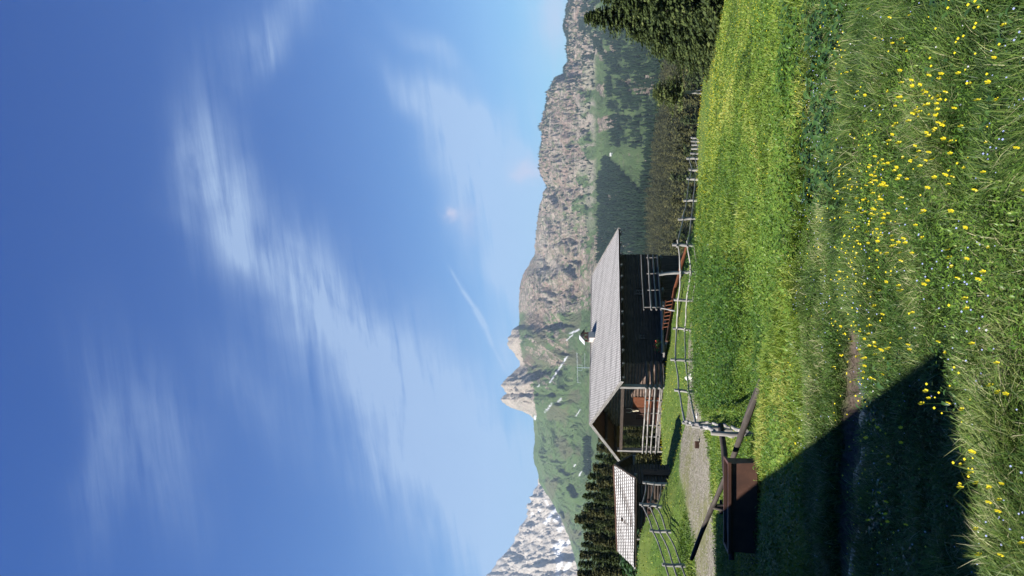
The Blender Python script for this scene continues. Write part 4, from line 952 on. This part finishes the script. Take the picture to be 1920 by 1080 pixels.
# ------------------------------------------------------------------ fences
def post_to(mb, u0, v0, u1, v1, D, r=.065, dz=-.25):
    """post whose foot stands on the ground"""
    b0 = P(u1, v1, D); gz_ = gz1(b0.x, D); t0 = P(u0, v0, D); off = gz_ - b0.z
    off = max(-.4, min(.4, off)); b0.z = gz_ + dz; t0 = t0 + Vector((0, random.uniform(-.05, .05), off))
    mb.log(b0, t0, r * 1.12, r * .85, 8, 6, .03); return b0, t0
FP = [(349, 1265, 344, 1307, 40), (406, 1258, 403, 1302, 43), (464, 1259, 462, 1294, 47), (518, 1262, 516, 1300, 44), (565, 1234, 574, 1310, 39), (621, 1267, 620, 1313, 39), (669, 1275, 670, 1315, 42), (704, 1279, 704, 1308, 57),
      (745, 1286, 743, 1310, 66), (762, 1283, 760, 1311, 70), (783, 1285, 783, 1310, 74), (792, 1287, 792, 1308, 80), (801, 1289, 801, 1308, 84), (808, 1290, 808, 1307, 88), (815, 1289, 814, 1307, 92), (822, 1294, 821, 1307, 97)]
fr = root('post_and_rail_fence', gp(540, 42), 'long weathered post and rail fence crossing the meadow in front of the large hut', 'fence')
tops = []
for (u0, v0, u1, v1, D_) in FP:
    mb = MB(); bt = post_to(mb, u0, v0, u1, v1, D_, .13 if D_ > 60 else (.10 if D_ > 50 else .085)); mb.build('post', M_pale, fr); tops.append(bt)
gate0 = (P(287, 1333, 30), P(288, 1274, 30))
def railpt(bt, t): b0, t0 = bt; bb = b0 + UPZ * .25; return bb.lerp(t0, t) + Vector((0, -.07, 0))
seq = [(Vector((gate0[0].x, 30, gz1(gate0[0].x, 30))), gate0[1])] + tops
fr2 = {4: .58}
for i in range(len(seq) - 1):
    for t in (.80, .38):
        ta = t * (fr2.get(i - 1 + 0, 1) if i == 5 else 1); tb_ = t * (fr2.get(4, 1) if i == 4 else 1)
        ta = t * .6 if i == 5 else t; tb_ = t * .6 if i == 4 else t
        mb = MB(); p0 = railpt(seq[i], ta); p1 = railpt(seq[i + 1], tb_); d = (p1 - p0).normalized(); mb.log(p0 - d * .25, p1 + d * .25 + UPZ * random.uniform(-.04, .04), .045, .038, 7, 7, .02, sag=.02); mb.build('rail', M_pale, fr)
    if i in (4, 5, 6, 7):
        mb = MB(); mb.log(railpt(seq[i], .08), railpt(seq[i + 1], .1), .035, .03, 7, 5, .03); mb.build('rail', M_grey, fr)
mb = MB(); b_ = post_to(mb, 846, 1300, 855, 1309, 78, .05, -.1); setp(mb.build('fence_stake', M_pale, None, origin=b_[0]), 'single short pale stake leaning beyond the far end of the long fence', 'stake')

# fence running down the bank towards the camera
f2 = root('old_log_fence', gp(279, 22), 'old grey log fence running down the bank beside the rusty trough, seen end on', 'fence')
FD = [(288, 1273, 286, 1333, 30, .08), (285, 1283, 284, 1350, 25.5, .06), (281, 1300, 281, 1372, 21, .055), (276, 1316, 277, 1392, 18.2, .05), (268, 1352, 269, 1426, 14.9, .048)]
pp = []
for (u0, v0, u1, v1, D_, r) in FD:
    mb = MB(); b0 = gp(u1, D_); t0 = Vector((P(u0, v0, D_).x, D_, b0.z + 1.12 - (30 - D_) * .018)); mb.log(b0 - UPZ * .2, t0, r, r * .85, 8, 6, .03); mb.build('post', M_pale, f2); pp.append((b0, t0))
for i in range(len(pp) - 1):
    for t, sx_ in ((.9, .05), (.5, -.06), (.2, .06)):
        mb = MB(); o_ = Vector((sx_, 0, 0)); mb.log(pp[i][0].lerp(pp[i][1], t) + o_, pp[i + 1][0].lerp(pp[i + 1][1], t) + o_ * .8 + UPZ * .02, .045, .036, 8, 6, .03, flat=.8); mb.build('rail', M_pale if i % 2 else M_grey, f2)

# fence left of the shed
f3 = root('post_and_rail_fence', gp(84, 40), 'curved three rail fence on the grass bank left of the log shed', 'fence'); tops = []
for (u0, v0, u1, v1, D_) in [(176, 1192, 172, 1232, 44.8), (135, 1198, 129, 1239, 42.3), (86, 1219, 82, 1259, 40), (22, 1242, 18, 1288, 36), (-60, 1262, -62, 1310, 32)]:
    mb = MB(); tops.append(post_to(mb, u0, v0, u1, v1, D_, .085)); mb.build('post', M_pale, f3)
for i in range(4):
    for t in (.88, .55, .22):
        mb = MB(); p0 = railpt(tops[i], t); p1 = railpt(tops[i + 1], t); d = (p1 - p0).normalized(); mb.log(p0 - d * .2, p1 + d * .2, .042, .036, 7, 6, .02, sag=.06); mb.build('rail', M_grey, f3)
# ------------------------------------------------------------------ rusty trough and poles
TD = 13.6; tl = P(49, 1372, TD + .1); trr = P(207, 1368, TD); bb = P(213, 1432, TD)
X0, X1 = tl.x, trr.x + .03; zt0 = trr.z; zb0 = gz1((X0 + X1) / 2, TD) - .03
tr_ = root('metal_trough', Vector(((X0 + X1) / 2, TD + .4, zb0)), 'rusty brown steel trough with a folded lower edge, standing on the grass', 'trough')
dpt = .46; zc = zb0 + (zt0 - zb0) * .30; th = .012
def sheet(mb, pts, n): mb.prism(pts, Vector(n) * th)
V3 = lambda x, y, z: Vector((x, y, z))
mb = MB(); sheet(mb, [V3(X0, TD, zt0), V3(X1, TD, zt0), V3(X1 + .04, TD - .05, zc), V3(X0, TD - .05, zc)], (0, 1, 0)); mb.build('front_panel', M_rust, tr_)
mb = MB(); sheet(mb, [V3(X0, TD - .045, zc), V3(X1 + .04, TD - .045, zc), V3(X1 - .06, TD + .12, zb0), V3(X0 + .06, TD + .12, zb0)], (0, 1, 0)); mb.build('lower_panel', M_rust, tr_)
mb = MB(); sheet(mb, [V3(X0, TD + dpt, zt0), V3(X1, TD + dpt, zt0), V3(X1, TD + dpt, zb0), V3(X0, TD + dpt, zb0)], (0, 1, 0)); mb.build('back_panel', M_rust, tr_)
for x, s in ((X0 + .002, 1), (X1 - .014, 1)):
    mb = MB(); mb.prism([V3(x, TD + .013, zt0 - .001), V3(x, TD + dpt - .002, zt0 - .001), V3(x, TD + dpt - .002, zb0 + .01), V3(x, TD + .14, zb0 + .01), V3(x, TD - .03, zc)], (.012, 0, 0)); mb.build('end_panel', M_rust, tr_)
mb = MB(); mb.box(V3((X0 + X1) / 2, TD + dpt / 2 + .06, zb0 + .02), (X1 - X0 - .16, dpt - .16, .015)); mb.build('floor', M_rust, tr_)
mb = MB(); mb.box(V3((X0 + X1) / 2, TD - .012, zt0 + .005), (X1 - X0 + .06, .07, .05)); mb.box(V3((X0 + X1) / 2, TD + dpt + .01, zt0 + .005), (X1 - X0 + .06, .06, .05))
for x in (X0 - .01, X1 + .01): mb.box(V3(x, TD + dpt / 2, zt0 + .006), (.05, dpt - .03, .045))
mb.build('rim', M_rust, tr_)
mb = MB(); mb.log(P(178, 1434, 12.9), P(196, 1446, 12.6), .02, .014, 6, 4, .01); q = mb.v[0]; st_ = mb.build('stick', M_grey, None, origin=P(178, 1434, 12.9)); st_.location.z = gz1(st_.location.x, st_.location.y) + .05
setp(st_, 'short grey stick lying in the grass in front of the trough', 'stick')
mb = MB(); pa, pb, pc = P(284, 1351, 15.4), P(166, 1365, 14.2), P(30, 1372, 13.75); mb.log(pa, pb, .055, .06, 9, 10, .015); mb.log(pb, pc, .06, .05, 9, 10, .012)
setp(mb.build('wooden_pole', M_pole, None, origin=pa), 'dark wooden pole laid level from the old fence along the trough rim', 'pole')
mb = MB(); pa, pc = P(385, 1433, 13.6), P(32, 1297, 17.2); pa.z = gz1(pa.x, pa.y) + .05; mb.log(pa, pc, .062, .045, 9, 24, .03)
setp(mb.build('wooden_pole', M_pole, None, origin=pa), 'long dark pole slanting up from the grass over the old fence and trestle', 'pole')
tr2 = root('trestle', Vector((P(128, 1360, 16).x, 16, gz1(P(128, 1360, 16).x, 16))), 'small dark forked wooden trestle holding up the slanting pole behind the trough', 'trestle')
tp = P(130, 1337, 16.1); gzz = tr2.location.z
for (u_, dy) in ((112, -.25), (140, -.2), (118, .3), (136, .3)):
    mb = MB(); q = P(u_, 1362, 16 + dy); q.z = gzz - .05; mb.log(q, tp + Vector((0, dy * .2, .03)), .04, .035, 7, 4, .02); mb.build('leg', M_pole, tr2)
mb = MB(); mb.log(tp + V3(-.14, 0, -.16), tp + V3(.14, 0, -.16), .035, .03, 7, 2); mb.build('crossbar', M_pole, tr2)

# stones and block on the path edge
def stone(u, v, D_, s, label, mt, sq=(1, 1, .6)):
    r = np.random.default_rng(int(u)); import bmesh
    bm = bmesh.new(); bmesh.ops.create_icosphere(bm, subdivisions=3, radius=s)
    for vv in bm.verts: n_ = vv.co.normalized(); k = 1 + .28 * math.sin(n_.x * 3 + u) * math.sin(n_.y * 4 + 1) + .12 * math.sin(n_.z * 9 + u); vv.co = Vector((vv.co.x * k * sq[0], vv.co.y * k * sq[1], vv.co.z * k * sq[2]))
    me = bpy.data.meshes.new('stone'); bm.to_mesh(me); bm.free(); me.materials.append(mt); o = bpy.data.objects.new('stone', me); C.objects.link(o)
    x = P(u, v, D_).x; o.location = (x, D_, gz1(x, D_) + s * .2); setp(o, label, 'stone')
stone(373, 1299, 43.5, .34, 'pale white boulder on the worn grass behind the fence', M_white, (.7, .6, .9))
stone(300, 1306, 38, .12, 'small grey stone on the gravel beside the first fence post', M_stone)
mb = MB(); q = gp(247, 35.5, .1); mb.box(q, (.32, .26, .22), (1, .2, 0), (-.2, 1, 0)); setp(mb.build('wooden_block', M_brown, None, origin=q), 'short brown block of wood at the edge of the gravel track', 'block')

# ------------------------------------------------------------------ barn beside the photographer (its shadow falls across the foreground)
te = math.tan(SUN_E); hd = Vector((math.cos(SUN_B), math.sin(SUN_B), 0)); zE = EYE + 2.9
s1 = Vector((-.3, 3.9, gz1(-.3, 3.9))); s2 = Vector((-7.1, 24.9, gz1(-7.1, 24.9)))
c1 = s1 - hd * ((zE - s1.z) / te); c2 = s2 - hd * ((zE - s2.z) / te); c1.z = c2.z = zE
al = (c2 - c1).normalized(); ac = Vector((-al.y, al.x, 0)); bl = (c2 - c1).length
barn = root('log_barn', Vector((c1.x, c1.y, gz1(c1.x, c1.y))), 'dark log barn left of the camera whose shadow covers the foreground', 'barn')
BWid = 7.0; BR = 1.9
for s in (0, 1):
    mb = MB(); e_ = c1 if s == 0 else c1 + ac * BWid; rg = c1 + ac * BWid / 2 + UPZ * BR; n_ = (al).cross(rg - e_); n_ = n_.normalized(); n_ = n_ if n_.z > 0 else -n_
    vs = [e_, e_ + al * bl, rg + al * bl, rg]; sl_ = (rg - e_).length; mb.add([q + n_ * .05 for q in vs] + [q - UPZ * .06 for q in vs], [(0, 1, 2, 3), (7, 6, 5, 4), (0, 4, 5, 1), (1, 5, 6, 2), (3, 7, 4, 0)], [(0, 0, 0), (bl, 0, 0), (bl, sl_, 0), (0, sl_, 0)] * 2); mb.build('roof', M_roof, barn)
def bwall(p, q, z1, apex=0):
    mb = MB(); zlo = min(gz1(p.x, p.y), gz1(q.x, q.y)) - .3; z = zlo
    while z < z1 + apex:
        t = max(0, (z - z1) / apex) if apex else 0; a_ = Vector((p.x, p.y, z)).lerp(Vector((q.x, q.y, z)), t / 2); b_ = Vector((p.x, p.y, z)).lerp(Vector((q.x, q.y, z)), 1 - t / 2)
        mb.log(a_, b_, .16, None, 8, 3, .01); z += .29
    mb.build('wall', M_dark, barn)
i_ = .15; q0, q1, q2, q3 = c1 + ac * i_ + al * .02, c2 + ac * i_ - al * .02, c2 + ac * (BWid - i_) - al * .02, c1 + ac * (BWid - i_) + al * .02
bwall(q0, q1, zE - .1); bwall(q2, q3, zE - .1); bwall(q1, q2, zE - .1, BR - .1); bwall(q3, q0, zE - .1, BR - .1)

# ------------------------------------------------------------------ grass, weeds, flowers
def blades(x, y, h, w, lean, tint, seed, az_=None, name='meadow_grass', mt=None, zoff=0.0):
    r = np.random.default_rng(seed); n = len(x); z = gz(x, y) - .01 + zoff; a_ = r.random(n) * 6.283 if az_ is None else az_
    dx, dy = np.cos(a_), np.sin(a_); fa = a_ + np.pi / 2 + r.normal(0, .7, n); fx, fy = np.cos(fa), np.sin(fa); V = []
    for t, ww in ((0, .8), (.38, 1.0), (.74, .7), (1.0, .08)):
        hx = lean * h * t ** 1.8; hz = h * (t - .42 * np.minimum(lean, 1.1) * t ** 2.2)
        cx = x + dx * hx; cy = y + dy * hx; cz = z + hz
        V += [np.stack([cx - fx * w * ww / 2, cy - fy * w * ww / 2, cz], -1), np.stack([cx + fx * w * ww / 2, cy + fy * w * ww / 2, cz], -1)]
    V = np.stack(V, 1).reshape(-1, 3); b0 = (np.arange(n) * 8)[:, None]
    F_ = np.stack([b0 + np.array([[k, k + 1, k + 3, k + 2]]) for k in (0, 2, 4)], 1).reshape(-1, 4)
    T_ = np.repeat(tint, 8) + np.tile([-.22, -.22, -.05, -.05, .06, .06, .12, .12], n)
    o = mesh_np(name, V, F_, mt or M_grass, None, {'tint': np.clip(T_, 0, 1)}); return setp(o, kind='stuff')
def leaves(x, y, z, L_, W_, az_, el, tint, name, mt, label=None, curl=.5):
    n = len(x); V = []; dx, dy = np.cos(az_), np.sin(az_); sx_, sy_ = -dy, dx
    for t, ww in ((0, .12), (.3, .95), (.68, .85), (1, .04)):
        ang = el - curl * t * 1.6; hx = L_ * t * np.cos(el - curl * t * .8); hz = L_ * t * np.sin(el - curl * t * .8)
        cx, cy, cz = x + dx * hx, y + dy * hx, z + hz
        for s in (-1, 0, 1): V.append(np.stack([cx + sx_ * W_ * ww * s / 2, cy + sy_ * W_ * ww * s / 2, cz + abs(s) * W_ * ww * .18], -1))
    V = np.stack(V, 1).reshape(-1, 3); b0 = (np.arange(n) * 12)[:, None]
    F_ = np.stack([b0 + np.array([[i * 3 + k, i * 3 + k + 1, i * 3 + k + 4, i * 3 + k + 3]]) for i in range(3) for k in range(2)], 1).reshape(-1, 4)
    o = mesh_np(name, V, F_, mt, None, {'tint': np.clip(np.repeat(tint, 12), 0, 1)}); return setp(o, label, kind='stuff')
def scat(n, r0, r1, seed, half=24.5, power=1.0):
    r = np.random.default_rng(seed); a_ = np.radians(r.uniform(-half, half, n)); q = np.sqrt(r.random(n) ** power * (r1 ** 2 - r0 ** 2) + r0 ** 2); return np.sin(a_) * q, np.cos(a_) * q, r
def clear(x, y, mud=1.0): 
    return (mud_d(x, y) > mud)
# 1 near tall grass
for (n, r0, r1, sd) in ((95000, 2.3, 4.6, 1), (150000, 4.6, 8.6, 2)):
    x, y, r = scat(n, r0, r1, sd); ok = clear(x, y, .85) | ((r.random(len(x)) < .05) & clear(x, y, .4)); x, y = x[ok], y[ok]; n = len(x); q = np.hypot(x, y)
    pa_ = fbm(x * 1.3 + 5, y * 1.3, 3); pb_ = fbm(x * 3.1, y * 3.1 + 8, 3); tuft = sstep(.50, .62, pa_); fl_ = fbm(x * .5 + 3, y * .5 + 1, 2) * 12
    h = (.05 + .085 * r.random(n) + .12 * tuft * r.random(n)) * (.6 + .7 * pb_); w_ = np.maximum(.0042, q * .00082) * r.uniform(.7, 1.35, n)
    t = np.clip(.40 + (pb_ - .5) * .8 + r.normal(0, .2, n) + (r.random(n) < .08) * .4 - tuft * .08, 0, 1)
    # blades by the ditch are taller and leaf green
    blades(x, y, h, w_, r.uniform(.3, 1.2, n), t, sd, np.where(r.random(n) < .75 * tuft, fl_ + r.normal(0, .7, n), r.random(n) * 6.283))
# 2 mid meadow
def region(x, y): z = gz(x, y); return proj(x, y, z)
for (n, r0, r1, sd) in ((290000, 8.0, 46, 3),):
    x, y, r = scat(n, r0, r1, sd); q = np.exp(np.log(r0) + (np.log(r1) - np.log(r0)) * r.random(n) ** .92); a_ = np.arctan2(x, y); x, y = np.sin(a_) * q, np.cos(a_) * q; u, v = region(x, y)
    ok = clear(x, y) & (road_d(x, y) > .8 + .3 * r.random(n)) & ~((u < 560) & (v < 1306) & (y > 38)); x, y, u, v = x[ok], y[ok], u[ok], v[ok]; n = len(x); q = np.hypot(x, y)
    pb_ = fbm(x * .8, y * .8 + 8, 4); pc_ = fbm(x * .22 + 7, y * .16, 3); smooth = sstep(700, 850, u + (v - 1400) * .6) * (v < 1470)
    mf = mflow(x, y, 1.6, 9); h = (.08 + .13 * r.random(n)) * (.4 + 1.2 * pb_) * (1 - .5 * smooth); w_ = np.maximum(.006, q * .0010) * r.uniform(.7, 1.3, n)
    t = np.clip(.42 + (pb_ - .5) * .8 + (mf - .5) * 1.05 + r.normal(0, .15, n) + .08 * smooth, 0, 1)
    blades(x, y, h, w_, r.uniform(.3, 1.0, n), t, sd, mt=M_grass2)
# 3 yard lawn and far slopes
x, y, r = scat(60000, 38, 100, 5, 24, .9); u, v = region(x, y); ok = (road_d(x, y) > .85 + .3 * r.random(len(x))); x, y = x[ok], y[ok]; n = len(x)
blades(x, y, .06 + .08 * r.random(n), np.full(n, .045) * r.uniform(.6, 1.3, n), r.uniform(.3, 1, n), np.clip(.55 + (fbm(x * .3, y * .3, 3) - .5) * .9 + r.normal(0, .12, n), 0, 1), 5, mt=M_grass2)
# weeds: clusters of small leaves everywhere between 5 and 45 m
def weedset(n, r0, r1, sd, fn, Lr, Wr, hr_, name, mt, label, tb=.45, elr=(-.2, 1.2), curl=.5):
    x, y, r = scat(n, r0, r1, sd)
    if r0 >= 8: q = np.exp(np.log(r0) + (np.log(r1) - np.log(r0)) * r.random(n) ** .85); a_ = np.arctan2(x, y); x, y = np.sin(a_) * q, np.cos(a_) * q
    u, v = region(x, y); ok = clear(x, y) & (road_d(x, y) > 1.0) & (r.random(n) < fn(x, y, u, v)); x, y = x[ok], y[ok]; n = len(x)
    q = np.hypot(x, y); pt = fbm(x * .9, y * .9 + 30, 3); L_ = r.uniform(*Lr, n) * np.maximum(1, q * .028); z = gz(x, y) + hr_ * r.random(n) ** 1.2 * (.5 + pt)
    return leaves(x, y, z, L_, L_ * r.uniform(*Wr, n), r.random(n) * 6.283, r.uniform(*elr, n), np.clip(tb + (pt - .5) * .7 + r.normal(0, .13, n), 0, 1), name, mt, label, curl)
weedset(230000, 2.4, 8.5, 11, lambda x, y, u, v: .28 + .6 * (fbm(x * 1.7 + 9, y * 1.7, 3) > .54), (.011, .028), (.22, .5), .09, 'meadow_weeds', M_weed, 'low leafy weeds among the grass')
nett = lambda u, v: sstep(300, 335, u) * (1 - sstep(560, 640, u + (v - 1350) * .3)) * sstep(1300, 1308, v) * (1 - sstep(1385, 1415, v + (450 - u) * .1))
weedset(95000, 13, 44, 12, lambda x, y, u, v: nett(u, v), (.07, .13), (.4, .6), .55, 'nettles', M_weed, 'dense dark nettles and weeds below the long fence', .33)
weedset(260000, 8, 44, 13, lambda x, y, u, v: np.clip(.15 + 1.2 * sstep(.44, .56, fbm(x * .9 + 9, y * .7, 3) * .5 + mflow(x, y, 1.3, 3) * .5), 0, 1) * (1 - .85 * sstep(700, 850, u + (v - 1400) * .6) * (v < 1480)), (.035, .07), (.35, .6), .20, 'meadow_weeds', M_weed, 'patches of leafy weeds across the meadow', .5)
# broad dock leaves: rosettes
x, y, r = scat(2600, 2.4, 13, 14); u, v = region(x, y)
pr = .9 * (np.abs(v - (1565 - (u > 900) * 10)) < 34 + 20 * fbm(x, y, 2)) * (u > 690) + .6 * (u > 900) * (np.abs(v - 1500) < 25) + .75 * (u > 925) * (v > 1790) + .03 * (v > 1640) + .5 * (np.hypot(u - 300, v - 1650) < 50) + .5 * (np.hypot(u - 120, v - 1690) < 40) + .35 * (np.hypot(u - 700, v - 1660) < 30)
ok = (r.random(len(x)) < pr) & clear(x, y); x, y = x[ok], y[ok]; k = 9; n = len(x) * k; az_ = np.tile(np.arange(k) * 2.4, len(x)) + np.repeat(r.random(len(x)) * 6, k)
X = np.repeat(x, k) + r.normal(0, .03, n); Y = np.repeat(y, k) + r.normal(0, .03, n); sz = np.repeat(r.uniform(.6, 1.15, len(x)), k)
L_ = r.uniform(.07, .14, n) * sz * np.clip(np.hypot(X, Y) * .12, .5, 1)
leaves(X, Y, gz(X, Y) + .03 + r.random(n) * .10, L_, L_ * r.uniform(.3, .45, n), az_, r.uniform(.2, 1.15, n), np.clip(r.normal(.5, .22, n), 0, 1), 'broad_leaves', M_dock, 'broad dark dock leaves along the damp hollow', .9)

# buttercups
def buttercup(seed, near):
    r = np.random.default_rng(seed); rt = root('buttercup', (0, 0, 0), 'yellow buttercup on a thin stalk in the foreground meadow', 'flower', 'buttercups in the meadow')
    h = r.uniform(.2, .34); mb = MB(); c_ = Vector((r.normal(0, .03), r.normal(0, .03), h)); mb.log((0, 0, -.02), c_, .0014, .001, 4, 4, .008); mb.build('stem', M_leafpot, rt, origin=(0, 0, 0))
    vs = [c_]; fs = []; tl_ = Vector((r.normal(0, .35), -.5 + r.normal(0, .3), 1)).normalized(); q = tl_.to_track_quat('Z', 'Y')
    for k in range(5):
        a_ = k * 2 * math.pi / 5; b = len(vs)
        for (rr_, da, zz) in ((.009, -.5, .003), (.0145, -.42, .009), (.0165, 0, .010), (.0145, .42, .009), (.009, .5, .003)): vs.append(c_ + q @ Vector((math.cos(a_ + da) * rr_, math.sin(a_ + da) * rr_, zz)))
        fs.append((0, b, b + 1, b + 2)); fs.append((0, b + 2, b + 3, b + 4))
    me = bpy.data.meshes.new('blossom'); me.from_pydata(vs, [], fs); me.materials.append(M_petal); o = bpy.data.objects.new('blossom', me); C.objects.link(o); o.parent = rt
    return rt
bp = [buttercup(s, True) for s in range(6)]
r = np.random.default_rng(55); pts = []
CLU = [(690, 1640, 48, 26, 62), (735, 1660, 60, 40, 26), (890, 1755, 34, 26, 34), (960, 1700, 60, 50, 14), (830, 1735, 40, 30, 20), (790, 1700, 60, 50, 16), (440, 1640, 50, 36, 30), (420, 1620, 40, 25, 16), (560, 1660, 60, 50, 14), (620, 1680, 50, 60, 12),
       (640, 1850, 70, 40, 10), (330, 1760, 14, 10, 7), (190, 1840, 60, 16, 12), (100, 1880, 70, 20, 8), (540, 1740, 60, 50, 12), (480, 1800, 80, 50, 8), (250, 1880, 100, 25, 8), (900, 1870, 80, 40, 10), (160, 1660, 90, 25, 12), (980, 1640, 50, 40, 10), (740, 1790, 80, 40, 12), (300, 1655, 40, 20, 6)]
for (u, v, su, sv, n) in CLU:
    for _ in range(int(n * .83)):
        pts.append((r.normal(u, su * .8), r.normal(v, sv * .8)))
def ground_at(u, v):
    x_, y_, z_ = pixdir(u, v); D_ = 4.0
    for _ in range(30):
        g_ = gz1(x_ / y_ * D_, D_) + .27; D2 = (g_ - EYE) / (z_ / y_); D_ = D_ * .5 + D2 * .5
    return x_ / y_ * D_, D_
cnt = 0
for (u, v) in pts:
    if cnt >= 298 or v > 1930 or v < 1575: continue
    x_, D_ = ground_at(u, v)
    if not (2.3 < D_ < 7.5): continue
    p_ = bp[cnt % 6]; z_ = gz1(x_, D_); s_ = random.uniform(.3, .52) * (1 + .04 * (D_ - 3))
    if cnt < 6: p_.location = (x_, D_, z_); p_.rotation_euler = (0, 0, random.random()); p_.scale = (s_, s_, 1)
    else: copy_tree(p_, (x_, D_, z_), random.random() * 1.2, (s_, 1.0))
    cnt += 1
# uncountable far yellow flowers, and specks of white and blue
def specks(n, r0, r1, sd, fn, sz, mt, name, label, hz):
    x, y, r = scat(n, r0, r1, sd, 24.5, 1.2); u, v = region(x, y); ok = clear(x, y) & (road_d(x, y) > 1.1) & (r.random(n) < fn(x, y, u, v)); x, y = x[ok], y[ok]; n = len(x); q = np.hypot(x, y)
    c = np.stack([x, y, gz(x, y) + hz * r.uniform(.6, 1.3, n)], -1); s = (sz * np.maximum(1, q * .045) * r.uniform(.6, 1.2, n))[:, None]
    V = np.stack([c + s * np.array(o_) for o_ in ((-1, 0, .2), (0, -1, -.5), (1, 0, .1), (0, 1, .6))], 1).reshape(-1, 3)
    return setp(mesh_np(name, V, np.arange(4 * n).reshape(-1, 4), mt), label, kind='stuff')
def fy(x, y, u, v):
    bnd = np.exp(-((v - np.interp(u, [560, 700, 850, 950, 1080], [1316, 1318, 1328, 1350, 1400])) / 8) ** 2) * (u > 600)
    b2 = .8 * np.exp(-((v - np.interp(u, [560, 700, 850, 950, 1080], [1330, 1336, 1350, 1385, 1450])) / 14) ** 2) * (u > 620)
    b3 = .5 * np.exp(-((v - np.interp(u, [600, 1080], [1545, 1490])) / 9) ** 2) * (u > 600); b4 = .35 * (u > 700) * (v < 1500)
    return np.clip(bnd + b2 + b3 + b4 * .6 + .10 + .35 * (fbm(x * .5, y * .5 + 70, 3) > .56), 0, 1)
specks(11000, 8, 62, 21, fy, .0085, M_petal, 'yellow_flowers', 'tiny yellow flowers dusting the far meadow', .13)
specks(3600, 3.2, 8, 24, lambda x, y, u, v: .04 + .75 * np.exp(-(((u - 640) / 150) ** 2 + ((v - 1665) / 60) ** 2)) + .3 * (v > 1600) * (fbm(x * 1.5 + 60, y * 1.5, 2) > .6), 0.0055, M_petal, 'small_yellow_flowers', 'tiny yellow flowers between the buttercups', .2)
specks(2200, 2.4, 8, 22, lambda x, y, u, v: .9 * (fbm(x * 1.1, y * 1.1 + 20, 3) > .58) + .05, .0042, M_bpetal, 'blue_flowers', 'tiny pale blue flowers in the foreground grass', .12)
specks(900, 2.4, 9, 23, lambda x, y, u, v: .6 * (fbm(x * .9 + 30, y * .9, 3) > .55) + .06, .0048, M_wpetal, 'white_flowers', 'tiny white flowers in the foreground grass', .12)

x = r_.uniform(-16, -2, 26000); y = r_.uniform(23, 48, 26000); ok = (road_d(x, y) < .95) & (fbm(x * .8, y * .8, 3) > .40); x, y = x[ok], y[ok]; n = len(x); s = r_.uniform(.012, .035, n)[:, None] ; c = np.stack([x, y, gz(x, y) + .004], -1)
V = np.stack([c + s * np.array(o_) for o_ in ((-1, -.6, 0), (1, -.7, 0), (.9, .7, 0), (-.8, .8, 0), (0, 0, .8))], 1); jit = r_.normal(0, .2, V.shape) * s[:, None, :]; V = (V + jit).reshape(-1, 3)
b0 = (np.arange(n) * 5)[:, None]; F_ = np.stack([b0 + np.array([[k, (k + 1) % 4, 4]]) for k in range(4)], 1).reshape(-1, 3)
setp(mesh_np('gravel', V, F_, M_gravel), 'loose pale gravel on the farm track', kind='stuff')

# ------------------------------------------------------------------ haze: one closed box of thin air round everything
hx = (min(VX.min(), X3.min()) - 5, VX.max() + 5); hy = (-60, 7250); hz_ = (min(Z2.min(), Z3.min(), GZ.min()) - 1, max(Z2.max(), Z3.max()) + 3)
mb = MB(); mb.box(((hx[0] + hx[1]) / 2, (hy[0] + hy[1]) / 2, (hz_[0] + hz_[1]) / 2), (hx[1] - hx[0], hy[1] - hy[0], hz_[1] - hz_[0]))
m = mat('mountain air'); vo = m.node_tree.nodes.new('ShaderNodeVolumePrincipled'); vo.inputs['Density'].default_value = 5.2e-5; vo.inputs['Color'].default_value = (.54, .68, .86, 1); vo.inputs['Anisotropy'].default_value = 0
oo = m.node_tree.nodes.new('ShaderNodeOutputMaterial'); m.node_tree.links.new(vo.outputs[0], oo.inputs['Volume'])
hz = mb.build('haze', m); setp(hz, kind='stuff')
print('extents', VX.min(), VX.max(), X3.min(), X3.max(), Z2.max(), Z3.max(), Z2.min(), GZ.min(), Z3.min(), 'cups', cnt)
